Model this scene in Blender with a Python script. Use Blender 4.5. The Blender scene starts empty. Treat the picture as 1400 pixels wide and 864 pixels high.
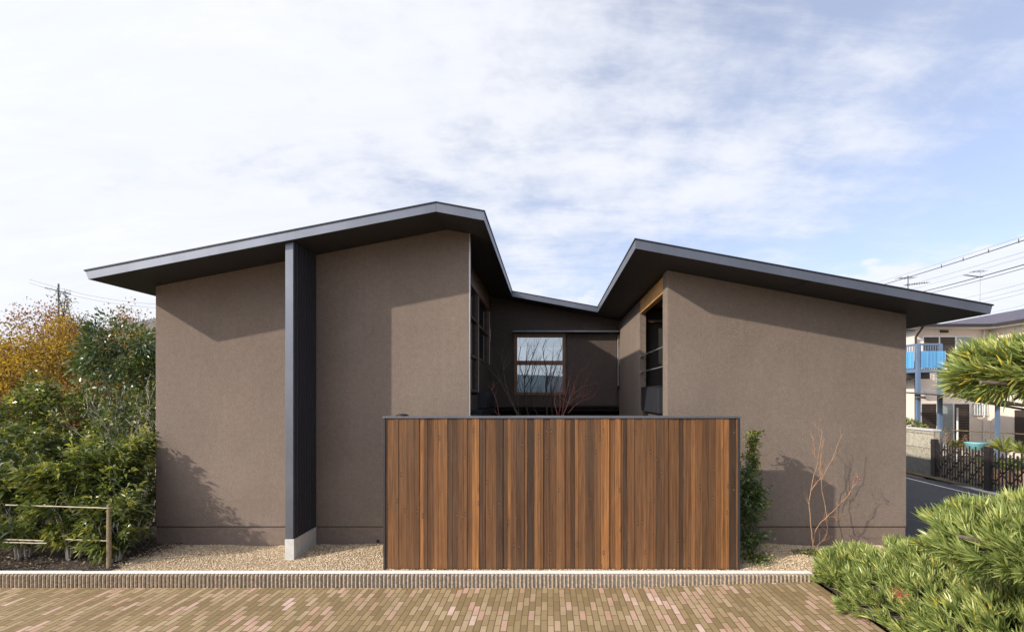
import bpy, math, random
import numpy as np
from mathutils import Vector, Matrix

random.seed(7)
RNG = np.random.default_rng(7)
SC = bpy.context.scene
COL = SC.collection
R = math.radians

# ------------------------------------------------------------------ camera
CAMZ = 2.3
F = 700.0
cam = bpy.data.cameras.new('camera')
cam.sensor_width = 36.0
cam.sensor_fit = 'HORIZONTAL'
cam.lens = 36.0 * F / 1400.0
cam.shift_x = -50.0 / 1400.0
cam.shift_y = 108.0 / 1400.0
cam.clip_start = 0.05
cam.clip_end = 3000
co = bpy.data.objects.new('camera', cam)
COL.objects.link(co)
co.location = (0, 0, CAMZ)
co.rotation_euler = (R(90), 0, 0)
SC.camera = co

# ------------------------------------------------------------------ light
SUN = Vector((-0.762, -0.447, 0.464)).normalized()
EL = math.asin(SUN.z)
sl = bpy.data.lights.new('sun', 'SUN')
sl.energy = 4.0
sl.angle = R(0.9)
sl.color = (1.0, 0.90, 0.76)
so = bpy.data.objects.new('sun', sl)
COL.objects.link(so)
so.rotation_euler = SUN.to_track_quat('Z', 'Y').to_euler()
so.location = SUN * 60

SC.view_settings.view_transform = 'Standard'
SC.view_settings.look = 'None'
SC.view_settings.exposure = 0.32
SC.view_settings.gamma = 1.0
SC.view_settings.use_curve_mapping = False

W = bpy.data.worlds.new('World')
SC.world = W
W.use_nodes = True


class NT:
    """tiny node helper"""
    def __init__(s, tree):
        s.t = tree
        s.n = tree.nodes
        s.l = tree.links

    def new(s, kind, **kw):
        n = s.n.new(kind)
        for k, v in kw.items():
            if k.startswith('i_'):
                key = k[2:]
                key = int(key) if key.isdigit() else key.replace('_', ' ')
                n.inputs[key].default_value = v
            else:
                setattr(n, k, v)
        return n

    def link(s, a, b):
        s.l.new(a, b)

    def math(s, op, a, b=None, c=None, clamp=False):
        n = s.n.new('ShaderNodeMath')
        n.operation = op
        n.use_clamp = clamp
        for i, v in enumerate((a, b, c)):
            if v is None:
                continue
            if isinstance(v, (int, float)):
                n.inputs[i].default_value = v
            else:
                s.l.new(v, n.inputs[i])
        return n.outputs[0]

    def mix(s, f, a, b, blend='MIX'):
        n = s.n.new('ShaderNodeMixRGB')
        n.blend_type = blend
        for i, v in enumerate((f, a, b)):
            if isinstance(v, (int, float)):
                n.inputs[i].default_value = v
            elif isinstance(v, (tuple, list)):
                n.inputs[i].default_value = (*v, 1) if len(v) == 3 else v
            else:
                s.l.new(v, n.inputs[i])
        return n.outputs[0]

    def ramp(s, fac, stops, interp='LINEAR'):
        n = s.n.new('ShaderNodeValToRGB')
        n.color_ramp.interpolation = interp
        e = n.color_ramp.elements
        while len(e) < len(stops):
            e.new(0.5)
        for k, (p, c) in enumerate(stops):
            e[k].position = p
            e[k].color = (*c, 1) if len(c) == 3 else c
        s.l.new(fac, n.inputs[0])
        return n.outputs[0]

    def noise(s, vec, scale, detail=3, rough=0.5, dist=0.0):
        n = s.n.new('ShaderNodeTexNoise')
        n.inputs['Scale'].default_value = scale
        n.inputs['Detail'].default_value = detail
        n.inputs['Roughness'].default_value = rough
        n.inputs['Distortion'].default_value = dist
        if vec is not None:
            s.l.new(vec, n.inputs['Vector'])
        return n.outputs[0]

    def mapping(s, vec, scale=(1, 1, 1), rot=(0, 0, 0), loc=(0, 0, 0)):
        n = s.n.new('ShaderNodeMapping')
        n.inputs['Scale'].default_value = scale
        n.inputs['Rotation'].default_value = rot
        n.inputs['Location'].default_value = loc
        s.l.new(vec, n.inputs['Vector'])
        return n.outputs[0]

    def bump(s, h, strength=0.5, dist=0.01, normal=None):
        n = s.n.new('ShaderNodeBump')
        n.inputs['Strength'].default_value = strength
        n.inputs['Distance'].default_value = dist
        s.l.new(h, n.inputs['Height'])
        if normal is not None:
            s.l.new(normal, n.inputs['Normal'])
        return n.outputs[0]


def build_world():
    t = NT(W.node_tree)
    t.n.clear()
    out = t.new('ShaderNodeOutputWorld')
    bg = t.new('ShaderNodeBackground')
    bg.inputs['Strength'].default_value = 0.1
    sky = t.new('ShaderNodeTexSky')
    sky.sky_type = 'NISHITA'
    sky.sun_disc = False
    sky.sun_elevation = EL
    sky.sun_rotation = math.atan2(SUN.x, SUN.y)
    sky.altitude = 50
    sky.air_density = 1.0
    sky.dust_density = 1.5
    sky.ozone_density = 1.5
    tc = t.new('ShaderNodeTexCoord')
    d = tc.outputs['Generated']
    sp = t.new('ShaderNodeSeparateXYZ')
    t.link(d, sp.inputs[0])
    zz = t.math('MAXIMUM', sp.outputs[2], 0.0)
    den = t.math('ADD', zz, 0.22)
    px = t.math('DIVIDE', sp.outputs[0], den)
    py = t.math('DIVIDE', sp.outputs[1], den)
    cb = t.new('ShaderNodeCombineXYZ')
    t.link(px, cb.inputs[0]); t.link(py, cb.inputs[1])
    v = t.mapping(cb.outputs[0], scale=(0.75, 1.9, 1), rot=(0, 0, R(38)), loc=(3.1, 1.3, 0))
    n1 = t.noise(v, 0.85, 7, 0.58, 0.35)
    v2 = t.mapping(cb.outputs[0], scale=(1.0, 3.0, 1), rot=(0, 0, R(-38)), loc=(0.4, 5.3, 0))
    n2 = t.noise(v2, 1.9, 8, 0.66, 0.5)
    v3 = t.mapping(cb.outputs[0], loc=(1.4, 8.3, 0))
    n3 = t.noise(v3, 5.5, 6, 0.6, 0.1)
    a = t.math('MULTIPLY', n1, 1.75)
    a = t.math('MULTIPLY_ADD', n2, 0.95, a)
    a = t.math('MULTIPLY_ADD', n3, 0.95, a)
    # more veil towards the left side of the sky
    g = t.math('MULTIPLY_ADD', sp.outputs[0], -0.70, -1.20)
    a = t.math('ADD', a, g)
    veil = t.new('ShaderNodeMapRange')
    veil.interpolation_type = 'SMOOTHSTEP'
    veil.inputs['From Min'].default_value = 0.15
    veil.inputs['From Max'].default_value = 0.98
    veil.inputs['To Min'].default_value = 0.30
    veil.inputs['To Max'].default_value = 0.98
    t.link(a, veil.inputs['Value'])
    veil = veil.outputs[0]
    # a bank of low cumulus near the horizon on the right
    q = t.mapping(d, scale=(1, 1, 2.1))
    nc = t.noise(q, 5.0, 6, 0.55)
    low = t.math('MULTIPLY_ADD', sp.outputs[2], -2.7, 0.86)
    low = t.math('MULTIPLY_ADD', nc, 1.05, low)
    low = t.math('MULTIPLY_ADD', sp.outputs[0], 0.35, low)
    lowr = t.new('ShaderNodeMapRange')
    lowr.interpolation_type = 'SMOOTHSTEP'
    lowr.inputs['From Min'].default_value = 0.93
    lowr.inputs['From Max'].default_value = 1.05
    t.link(low, lowr.inputs['Value'])
    mask = t.math('MAXIMUM', veil, t.math('MULTIPLY', lowr.outputs[0], 0.93))
    # cloud body a little greyer in thick places of the lower noise
    cl = t.mix(t.math('MULTIPLY', n2, 0.9, clamp=True), (8.7, 8.65, 8.7), (6.3, 6.75, 7.9))
    dt = t.new('ShaderNodeVectorMath', operation='DOT_PRODUCT')
    t.link(d, dt.inputs[0]); dt.inputs[1].default_value = tuple(SUN)
    glow = t.math('POWER', t.math('MAXIMUM', dt.outputs['Value'], 0.0), 5.0)
    glow = t.math('MULTIPLY_ADD', glow, 2.4, 1.0)
    gc = t.new('ShaderNodeCombineXYZ')
    for k_ in range(3):
        t.link(glow, gc.inputs[k_])
    cl = t.mix(1.0, cl, gc.outputs[0], 'MULTIPLY')
    blue = t.mix(1.0, sky.outputs[0], (1.62, 1.55, 1.72), 'MULTIPLY')
    c = t.mix(mask, blue, cl)
    t.link(c, bg.inputs['Color'])
    t.link(bg.outputs[0], out.inputs[0])


build_world()


# ------------------------------------------------------------------ materials
def mat(name):
    m = bpy.data.materials.new(name)
    m.use_nodes = True
    t = NT(m.node_tree)
    p = t.n['Principled BSDF']
    return m, t, p


def simple(name, col, rough=0.6, metal=0.0, var=0.12, scale=8.0, bump=0.0, bscale=60, spec=0.5):
    m, t, p = mat(name)
    tc = t.new('ShaderNodeTexCoord')
    n = t.noise(tc.outputs['Object'], scale, 5, 0.6)
    lo = tuple(c * (1 - var) for c in col)
    hi = tuple(min(1, c * (1 + var)) for c in col)
    c = t.ramp(n, [(0.3, lo), (0.7, hi)])
    t.link(c, p.inputs['Base Color'])
    p.inputs['Roughness'].default_value = rough
    p.inputs['Metallic'].default_value = metal
    p.inputs['Specular IOR Level'].default_value = spec
    if bump:
        b = t.noise(tc.outputs['Object'], bscale, 3, 0.6)
        t.link(t.bump(b, bump, 0.004), p.inputs['Normal'])
    return m


def m_stucco(name, base, speck=0.22):
    m, t, p = mat(name)
    tc = t.new('ShaderNodeTexCoord')
    o = tc.outputs['Object']
    big = t.noise(o, 0.55, 4, 0.6, 0.3)
    med = t.noise(t.mapping(o, scale=(2.2, 2.2, 0.8)), 2.0, 5, 0.65)
    fine = t.noise(o, 62, 4, 0.8)
    fine2 = t.noise(o, 38, 3, 0.7)
    c = t.ramp(big, [(0.3, tuple(x * 0.86 for x in base)), (0.7, tuple(x * 1.13 for x in base))])
    red = t.mix(0.35, base, (base[0] * 1.15, base[1] * 0.92, base[2] * 0.85))
    c = t.mix(t.math('MULTIPLY', t.ramp(med, [(0.5, (0, 0, 0)), (0.8, (1, 1, 1))]), 0.45), c, red)
    sp = t.ramp(fine, [(0.28, (1 - speck * 1.5,) * 3), (0.52, (1, 1, 1)), (0.8, (1 + speck * 1.6,) * 3)])
    c = t.mix(1.0, c, sp, 'MULTIPLY')
    # faint rain streaks
    st = t.noise(t.mapping(o, scale=(7, 7, 0.18)), 1.3, 5, 0.7)
    c = t.mix(1.0, c, t.ramp(st, [(0.3, (0.975,) * 3), (0.65, (1.015,) * 3)]), 'MULTIPLY')
    mot = t.noise(o, 14, 4, 0.7)
    c = t.mix(1.0, c, t.ramp(mot, [(0.3, (0.90,) * 3), (0.7, (1.10,) * 3)]), 'MULTIPLY')
    t.link(c, p.inputs['Base Color'])
    p.inputs['Roughness'].default_value = 0.9
    p.inputs['Specular IOR Level'].default_value = 0.25
    h = t.math('MULTIPLY_ADD', fine2, 0.6, fine)
    h = t.math('MULTIPLY_ADD', med, 1.2, h)
    t.link(t.bump(h, 0.65, 0.006), p.inputs['Normal'])
    return m


def m_metal(name, col, rough=0.38, metal=0.75, var=0.1):
    m, t, p = mat(name)
    tc = t.new('ShaderNodeTexCoord')
    o = tc.outputs['Object']
    n = t.noise(t.mapping(o, scale=(1, 1, 0.5)), 3.0, 4, 0.6)
    c = t.ramp(n, [(0.3, tuple(x * (1 - var) for x in col)), (0.7, tuple(x * (1 + var) for x in col))])
    t.link(c, p.inputs['Base Color'])
    p.inputs['Metallic'].default_value = metal
    r = t.math('MULTIPLY_ADD', t.noise(o, 9, 4, 0.6), 0.14, rough - 0.07)
    t.link(r, p.inputs['Roughness'])
    t.link(t.bump(t.noise(t.mapping(o, scale=(0.5, 1, 1)), 2.2, 2, 0.5), 0.12, 0.02), p.inputs['Normal'])
    return m


def m_boards(name, stops, grain=1.0, knots=True):
    """timber boards: per face 'tint' picks the board's tone"""
    m, t, p = mat(name)
    tc = t.new('ShaderNodeTexCoord')
    o = tc.outputs['Object']
    at = t.new('ShaderNodeAttribute', attribute_name='tint')
    tint = at.outputs['Fac']
    off = t.new('ShaderNodeCombineXYZ')
    t.link(t.math('MULTIPLY', tint, 37.0), off.inputs[2])
    t.link(t.math('MULTIPLY', tint, 13.0), off.inputs[1])
    vm = t.new('ShaderNodeVectorMath', operation='ADD')
    t.link(o, vm.inputs[0]); t.link(off.outputs[0], vm.inputs[1])
    v = vm.outputs[0]
    base = t.ramp(tint, stops)
    g1 = t.noise(t.mapping(v, scale=(85, 8, 2.6)), 1.0, 4, 0.65, 0.9)
    g2 = t.noise(t.mapping(v, scale=(22, 4, 0.5)), 1.0, 4, 0.6, 1.2)
    c = t.mix(1.0, base, t.ramp(g1, [(0.3, (0.58,) * 3), (0.64, (1.22,) * 3)]), 'MULTIPLY')
    c = t.mix(1.0, c, t.ramp(g2, [(0.3, (0.62, 0.58, 0.56)), (0.68, (1.32, 1.27, 1.2))]), 'MULTIPLY')
    w = t.noise(t.mapping(v, scale=(5, 2, 1.1)), 1.0, 5, 0.65)
    c = t.mix(t.math('MULTIPLY', t.ramp(w, [(0.42, (0, 0, 0)), (0.75, (1, 1, 1))]), 0.28), c, (0.11, 0.078, 0.055))
    if knots:
        vo = t.new('ShaderNodeTexVoronoi')
        vo.voronoi_dimensions = '2D'
        vo.inputs['Scale'].default_value = 1.0
        s3 = t.new('ShaderNodeSeparateXYZ')
        t.link(v, s3.inputs[0])
        c2 = t.new('ShaderNodeCombineXYZ')
        t.link(t.math('MULTIPLY', s3.outputs[0], 7.0), c2.inputs[0])
        t.link(t.math('MULTIPLY', s3.outputs[2], 2.8), c2.inputs[1])
        t.link(c2.outputs[0], vo.inputs['Vector'])
        sparse = t.noise(t.mapping(v, scale=(6, 0.01, 1.4), loc=(4, 0, 2)), 1.0, 1, 0.5)
        k = t.ramp(vo.outputs['Distance'], [(0.06, (1, 1, 1)), (0.12, (0, 0, 0))])
        k = t.math('MULTIPLY', k, t.ramp(sparse, [(0.48, (0, 0, 0)), (0.58, (1, 1, 1))]))
        kc = t.ramp(vo.outputs['Distance'], [(0.022, (0.30, 0.20, 0.12)), (0.04, (0.035, 0.02, 0.013))])
        c = t.mix(t.math('MULTIPLY', k, 0.8), c, kc)
    t.link(c, p.inputs['Base Color'])
    p.inputs['Roughness'].default_value = 0.62
    p.inputs['Specular IOR Level'].default_value = 0.3
    t.link(t.bump(g1, 0.35 * grain, 0.003), p.inputs['Normal'])
    return m


def m_leaf(name, stops, rough=0.45, trans=0.25, spec=0.5):
    m, t, p = mat(name)
    at = t.new('ShaderNodeAttribute', attribute_name='tint')
    c = t.ramp(at.outputs['Fac'], stops)
    t.link(c, p.inputs['Base Color'])
    p.inputs['Roughness'].default_value = rough
    p.inputs['Specular IOR Level'].default_value = spec
    tr = t.new('ShaderNodeBsdfTranslucent')
    tcx = t.mix(1.0, c, (1.25, 1.22, 0.6), 'MULTIPLY')
    t.link(tcx, tr.inputs['Color'])
    ms = t.new('ShaderNodeMixShader')
    ms.inputs[0].default_value = trans
    out = t.n['Material Output']
    t.link(p.outputs[0], ms.inputs[1]); t.link(tr.outputs[0], ms.inputs[2])
    t.link(ms.outputs[0], out.inputs[0])
    return m


def m_brick():
    m, t, p = mat('brick_pavers')
    tc = t.new('ShaderNodeTexCoord')
    o = tc.outputs['Object']
    wob = t.noise(o, 1.2, 2, 0.5)
    v = t.mapping(o, rot=(0, 0, R(90)))
    vm = t.new('ShaderNodeVectorMath', operation='MULTIPLY_ADD')
    cmb = t.new('ShaderNodeCombineXYZ')
    t.link(wob, cmb.inputs[0]); t.link(wob, cmb.inputs[1])
    t.link(cmb.outputs[0], vm.inputs[0])
    vm.inputs[1].default_value = (0.02, 0.02, 0)
    t.link(v, vm.inputs[2])
    v = vm.outputs[0]
    b = t.new('ShaderNodeTexBrick')
    b.offset = 0.5
    b.inputs['Color1'].default_value = (0, 0, 0, 1)
    b.inputs['Color2'].default_value = (1, 1, 1, 1)
    b.inputs['Mortar'].default_value = (0.5, 0.5, 0.5, 1)
    b.inputs['Scale'].default_value = 1.0
    b.inputs['Mortar Size'].default_value = 0.0055
    b.inputs['Mortar Smooth'].default_value = 0.25
    b.inputs['Brick Width'].default_value = 0.255
    b.inputs['Row Height'].default_value = 0.0714
    t.link(v, b.inputs['Vector'])
    rnd = b.outputs['Color']
    # moss/dust film: patches hide the brick colour
    dust = t.noise(o, 1.1, 5, 0.65)
    tan = t.ramp(rnd, [(0.0, (0.205, 0.145, 0.070)), (0.35, (0.27, 0.195, 0.10)), (0.62, (0.34, 0.25, 0.14)),
                       (0.78, (0.42, 0.32, 0.21)), (0.86, (0.43, 0.26, 0.185)), (0.95, (0.52, 0.34, 0.28)), (1.0, (0.60, 0.44, 0.38))])
    plain = t.ramp(rnd, [(0.0, (0.20, 0.142, 0.070)), (1.0, (0.31, 0.225, 0.125))])
    c = t.mix(t.math('MULTIPLY', t.ramp(dust, [(0.40, (0, 0, 0)), (0.62, (1, 1, 1))]), 0.75), tan, plain)
    spk = t.noise(o, 130, 3, 0.7)
    c = t.mix(1.0, c, t.ramp(spk, [(0.25, (0.72,) * 3), (0.5, (1, 1, 1)), (0.8, (1.2,) * 3)]), 'MULTIPLY')
    c = t.mix(t.math('MULTIPLY', b.outputs['Fac'], 0.85), c, (0.10, 0.07, 0.038))
    t.link(c, p.inputs['Base Color'])
    p.inputs['Roughness'].default_value = 0.85
    p.inputs['Specular IOR Level'].default_value = 0.3
    h = t.math('SUBTRACT', t.math('MULTIPLY', spk, 0.25), b.outputs['Fac'])
    h = t.math('MULTIPLY_ADD', rnd, 0.35, h)
    t.link(t.bump(h, 0.8, 0.004), p.inputs['Normal'])
    return m


def m_gravel(name, cols, scale=60, bump=1.0):
    m, t, p = mat(name)
    tc = t.new('ShaderNodeTexCoord')
    o = tc.outputs['Object']
    vo = t.new('ShaderNodeTexVoronoi')
    vo.inputs['Scale'].default_value = scale
    t.link(o, vo.inputs['Vector'])
    rnd = t.new('ShaderNodeSeparateColor')
    t.link(vo.outputs['Color'], rnd.inputs[0])
    c = t.ramp(rnd.outputs[0], cols)
    e = t.ramp(vo.outputs['Distance'], [(0.35, (1, 1, 1)), (0.75, (0.45, 0.42, 0.38))])
    c = t.mix(1.0, c, e, 'MULTIPLY')
    big = t.noise(o, 1.6, 4, 0.6)
    c = t.mix(1.0, c, t.ramp(big, [(0.3, (0.86,) * 3), (0.7, (1.1,) * 3)]), 'MULTIPLY')
    t.link(c, p.inputs['Base Color'])
    p.inputs['Roughness'].default_value = 0.9
    t.link(t.bump(t.math('MULTIPLY', vo.outputs['Distance'], -1.0), bump, 0.012), p.inputs['Normal'])
    return m


def m_tint(name, stops, rough=0.8):
    m, t, p = mat(name)
    at = t.new('ShaderNodeAttribute', attribute_name='tint')
    t.link(t.ramp(at.outputs['Fac'], stops), p.inputs['Base Color'])
    p.inputs['Roughness'].default_value = rough
    return m


def m_glass(name, tintc=(0.02, 0.025, 0.03), refl=0.3):
    """coated window glass: a dim see-through pane under a strong clear reflection"""
    m, t, p = mat(name)
    t.n.remove(p)
    out = t.n['Material Output']
    gl = t.new('ShaderNodeBsdfGlossy')
    gl.inputs['Roughness'].default_value = 0.015
    gl.inputs['Color'].default_value = (0.80, 0.88, 0.95, 1)
    tr = t.new('ShaderNodeBsdfTransparent')
    tr.inputs['Color'].default_value = (0.35, 0.4, 0.42, 1)
    fr = t.new('ShaderNodeFresnel')
    fr.inputs['IOR'].default_value = 1.5
    f = t.math('ADD', fr.outputs[0], refl, clamp=True)
    ms = t.new('ShaderNodeMixShader')
    t.link(f, ms.inputs[0]); t.link(tr.outputs[0], ms.inputs[1]); t.link(gl.outputs[0], ms.inputs[2])
    t.link(ms.outputs[0], out.inputs[0])
    return m


M = {}
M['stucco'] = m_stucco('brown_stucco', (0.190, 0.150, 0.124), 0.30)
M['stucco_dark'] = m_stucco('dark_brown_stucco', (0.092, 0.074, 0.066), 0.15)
M['plinth'] = m_stucco('plinth_stucco', (0.18, 0.138, 0.115), 0.12)
M['fascia'] = m_metal('grey_blue_steel', (0.155, 0.167, 0.20), 0.44, 0.8)
M['cap_metal'] = m_metal('dark_roof_steel', (0.03, 0.031, 0.036), 0.4, 0.6)
M['soffit'] = simple('dark_soffit_board', (0.031, 0.031, 0.034), 0.6, 0, 0.1, 3, 0.1, 30, 0.35)
M['dark_metal'] = m_metal('dark_steel', (0.055, 0.057, 0.068), 0.45, 0.6)
M['rib_metal'] = m_metal('ribbed_dark_steel', (0.05, 0.048, 0.058), 0.5, 0.3)
M['concrete'] = simple('pale_concrete', (0.50, 0.49, 0.47), 0.85, 0, 0.12, 14, 0.5, 90)
M['kerb'] = simple('kerb_concrete', (0.30, 0.235, 0.17), 0.9, 0, 0.5, 34, 1.0, 120)
M['frame_wood'] = simple('stained_window_wood', (0.12, 0.068, 0.04), 0.5, 0, 0.25, 12, 0.2, 60)
M['beam_wood'] = simple('varnished_pine_beam', (0.55, 0.30, 0.10), 0.5, 0, 0.2, 6, 0.2, 60)
M['light_trim'] = m_metal('galvanised_trim', (0.42, 0.41, 0.40), 0.4, 0.7)
M['boards'] = m_boards('cedar_boards', [(0.0, (0.042, 0.024, 0.015)), (0.25, (0.075, 0.040, 0.021)), (0.5, (0.130, 0.062, 0.026)),
                                        (0.75, (0.185, 0.090, 0.036)), (1.0, (0.265, 0.120, 0.042))])
M['slats'] = m_boards('dark_slats', [(0, (0.03, 0.02, 0.016)), (1, (0.09, 0.05, 0.035))], 1, False)
M['brick'] = m_brick()
GR = [(0.0, (0.34, 0.235, 0.13)), (0.35, (0.50, 0.37, 0.225)), (0.7, (0.62, 0.48, 0.32)), (1.0, (0.72, 0.62, 0.48))]
M['gravel'] = m_gravel('pale_gravel', GR, 62)
M['pebble'] = m_tint('loose_pebbles', GR)
M['soil'] = m_gravel('dark_soil', [(0, (0.03, 0.02, 0.014)), (0.7, (0.06, 0.042, 0.03)), (0.95, (0.13, 0.1, 0.075))], 38)
M['earth'] = m_gravel('garden_earth', [(0, (0.07, 0.06, 0.035)), (1, (0.15, 0.13, 0.08))], 12)
M['asphalt'] = m_gravel('asphalt', [(0, (0.045, 0.048, 0.056)), (1, (0.075, 0.08, 0.09))], 120, 0.5)
M['glass'] = m_glass('coated_window_glass', refl=0.42)
M['glass_dim'] = m_glass('dim_window_glass', refl=0.03)
M['bark'] = simple('grey_bark', (0.13, 0.105, 0.08), 0.9, 0, 0.35, 20, 0.6, 80)
M['bark_pale'] = simple('pale_bark', (0.42, 0.38, 0.32), 0.85, 0, 0.25, 18, 0.5, 80)
M['bark_coral'] = simple('coral_bark', (0.36, 0.21, 0.12), 0.65, 0, 0.2, 10, 0.3, 80)
M['bark_red'] = simple('reddish_bark', (0.32, 0.12, 0.10), 0.75, 0, 0.2, 10, 0.3, 80)
M['bark_dark'] = simple('dark_bark', (0.06, 0.045, 0.04), 0.9, 0, 0.3, 20, 0.5, 80)
M['bamboo'] = simple('dry_bamboo', (0.34, 0.31, 0.21), 0.5, 0, 0.2, 15, 0.2, 60)
M['post_wood'] = simple('weathered_post', (0.21, 0.165, 0.095), 0.8, 0, 0.25, 20, 0.4, 80)


# ------------------------------------------------------------------ scene helpers
def link(o, parent=None):
    COL.objects.link(o)
    if parent is not None:
        o.parent = parent
    return o


def tag(o, label, cat, group=None):
    o['label'] = label
    o['category'] = cat
    if group:
        o['group'] = group
    return o


def thing(name, label, cat, loc=(0, 0, 0), group=None):
    o = bpy.data.objects.new(name, None)
    o.empty_display_size = 0.3
    link(o)
    o.location = loc
    return tag(o, label, cat, group)


class MB:
    def __init__(s):
        s.v = []
        s.f = []
        s.t = []

    def add(s, vs, fs, tint=0.5):
        b = len(s.v)
        s.v += [tuple(p) for p in vs]
        s.f += [tuple(i + b for i in f) for f in fs]
        s.t += [tint] * len(fs)

    def box(s, x0, x1, y0, y1, z0, z1, tint=0.5):
        vs = [(x0, y0, z0), (x1, y0, z0), (x1, y1, z0), (x0, y1, z0), (x0, y0, z1), (x1, y0, z1), (x1, y1, z1), (x0, y1, z1)]
        s.add(vs, [(0, 3, 2, 1), (4, 5, 6, 7), (0, 1, 5, 4), (1, 2, 6, 5), (2, 3, 7, 6), (3, 0, 4, 7)], tint)

    def prism_xz(s, poly, y0, y1, tint=0.5):
        """poly: list of (x,z), extruded along y"""
        n = len(poly)
        vs = [(x, y0, z) for x, z in poly] + [(x, y1, z) for x, z in poly]
        fs = [tuple(range(n)), tuple(range(2 * n - 1, n - 1, -1))]
        fs += [(i, i + n, (i + 1) % n + n, (i + 1) % n) for i in range(n)]
        s.add(vs, fs, tint)

    def hexa(s, bottom, top, tint=0.5):
        """bottom, top: matching lists of points"""
        n = len(bottom)
        vs = list(bottom) + list(top)
        fs = [tuple(range(n - 1, -1, -1)), tuple(range(n, 2 * n))]
        fs += [(i, (i + 1) % n, (i + 1) % n + n, i + n) for i in range(n)]
        s.add(vs, fs, tint)

    def tube(s, pts, rad, sides=6, tint=0.5, cap=True):
        pts = [Vector(p) for p in pts]
        n = len(pts)
        if isinstance(rad, (int, float)):
            rad = [rad] * n
        vs = []
        up = Vector((0.13, 0.31, 0.94)).normalized()
        for i, p in enumerate(pts):
            d = (pts[min(i + 1, n - 1)] - pts[max(i - 1, 0)])
            if d.length < 1e-9:
                d = Vector((0, 0, 1))
            d.normalize()
            a = d.cross(up)
            if a.length < 0.05:
                a = d.cross(Vector((1, 0, 0)))
            a.normalize()
            b = d.cross(a)
            for k in range(sides):
                an = 2 * math.pi * k / sides
                vs.append(p + (a * math.cos(an) + b * math.sin(an)) * rad[i])
        fs = []
        for i in range(n - 1):
            for k in range(sides):
                k2 = (k + 1) % sides
                fs.append((i * sides + k, i * sides + k2, (i + 1) * sides + k2, (i + 1) * sides + k))
        if cap:
            fs.append(tuple(range(sides - 1, -1, -1)))
            fs.append(tuple((n - 1) * sides + k for k in range(sides)))
        s.add(vs, fs, tint)

    def bar(s, a, b, w, h=None, tint=0.5):
        """square bar between two points"""
        h = h or w
        a = Vector(a); b = Vector(b)
        d = (b - a).normalized()
        x = d.cross(Vector((0, 0, 1)))
        if x.length < 0.05:
            x = Vector((1, 0, 0))
        x.normalize()
        y = d.cross(x)
        q = [x * w / 2 + y * h / 2, -x * w / 2 + y * h / 2, -x * w / 2 - y * h / 2, x * w / 2 - y * h / 2]
        s.hexa([a + p for p in q], [b + p for p in q], tint)

    def build(s, name, material, parent=None, bevel=0.0, smooth=False, kind=None, origin=None):
        me = bpy.data.meshes.new(name)
        me.from_pydata(s.v, [], s.f)
        me.update()
        a = me.attributes.new('tint', 'FLOAT', 'FACE')
        a.data.foreach_set('value', np.array(s.t, dtype=np.float32))
        if material:
            me.materials.append(material)
        import bmesh
        bm = bmesh.new()
        bm.from_mesh(me)
        bmesh.ops.recalc_face_normals(bm, faces=bm.faces)
        bm.to_mesh(me)
        bm.free()
        if smooth:
            me.polygons.foreach_set('use_smooth', [True] * len(me.polygons))
        o = bpy.data.objects.new(name, me)
        link(o)
        if parent is not None:
            o.parent = parent
            # parents are plain translated empties: keep world coordinates
            off = Vector(parent.get('_w', (0, 0, 0))) if '_w' in parent else Vector(parent.location)
            me.transform(Matrix.Translation(-off))
        elif origin is not None:
            me.transform(Matrix.Translation(-Vector(origin)))
            o.location = origin
        if bevel:
            b = o.modifiers.new('bevel', 'BEVEL')
            b.width = bevel
            b.segments = 2
            b.limit_method = 'ANGLE'
            b.angle_limit = R(40)
        if kind:
            o['kind'] = kind
        return o


# a part that has sub-parts is itself a mesh at the thing's origin: remember the world offset
def sub(mb, name, material, part, **kw):
    o = mb.build(name, material, None, **kw)
    off = world_off(part)
    o.data.transform(Matrix.Translation(-off + (Vector(o.location))))
    o.location = (0, 0, 0)
    o.parent = part
    return o


def world_off(o):
    v = Vector((0, 0, 0))
    while o is not None:
        v += Vector(o.location)
        o = o.parent
    return v


def quads_object(name, V, T, material, parent=None, kind=None, per=4, origin=None):
    """V: (n, per, 3) float array, one polygon each; T: (n,) tints"""
    n = len(V)
    me = bpy.data.meshes.new(name)
    me.vertices.add(n * per)
    me.loops.add(n * per)
    me.polygons.add(n)
    off = np.zeros(3)
    if parent is not None:
        off = np.array(world_off(parent))
    elif origin is not None:
        off = np.array(origin)
    me.vertices.foreach_set('co', (V.reshape(-1, 3) - off).astype(np.float32).ravel())
    me.loops.foreach_set('vertex_index', np.arange(n * per, dtype=np.int32))
    me.polygons.foreach_set('loop_start', np.arange(0, n * per, per, dtype=np.int32))
    me.polygons.foreach_set('loop_total', np.full(n, per, dtype=np.int32))
    me.update(calc_edges=True)
    a = me.attributes.new('tint', 'FLOAT', 'FACE')
    a.data.foreach_set('value', np.asarray(T, dtype=np.float32))
    me.materials.append(material)
    o = bpy.data.objects.new(name, me)
    link(o, parent)
    if parent is None and origin is not None:
        o.location = origin
    if kind:
        o['kind'] = kind
    return o


def unit(a):
    return a / np.maximum(np.linalg.norm(a, axis=-1, keepdims=True), 1e-9)


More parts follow.
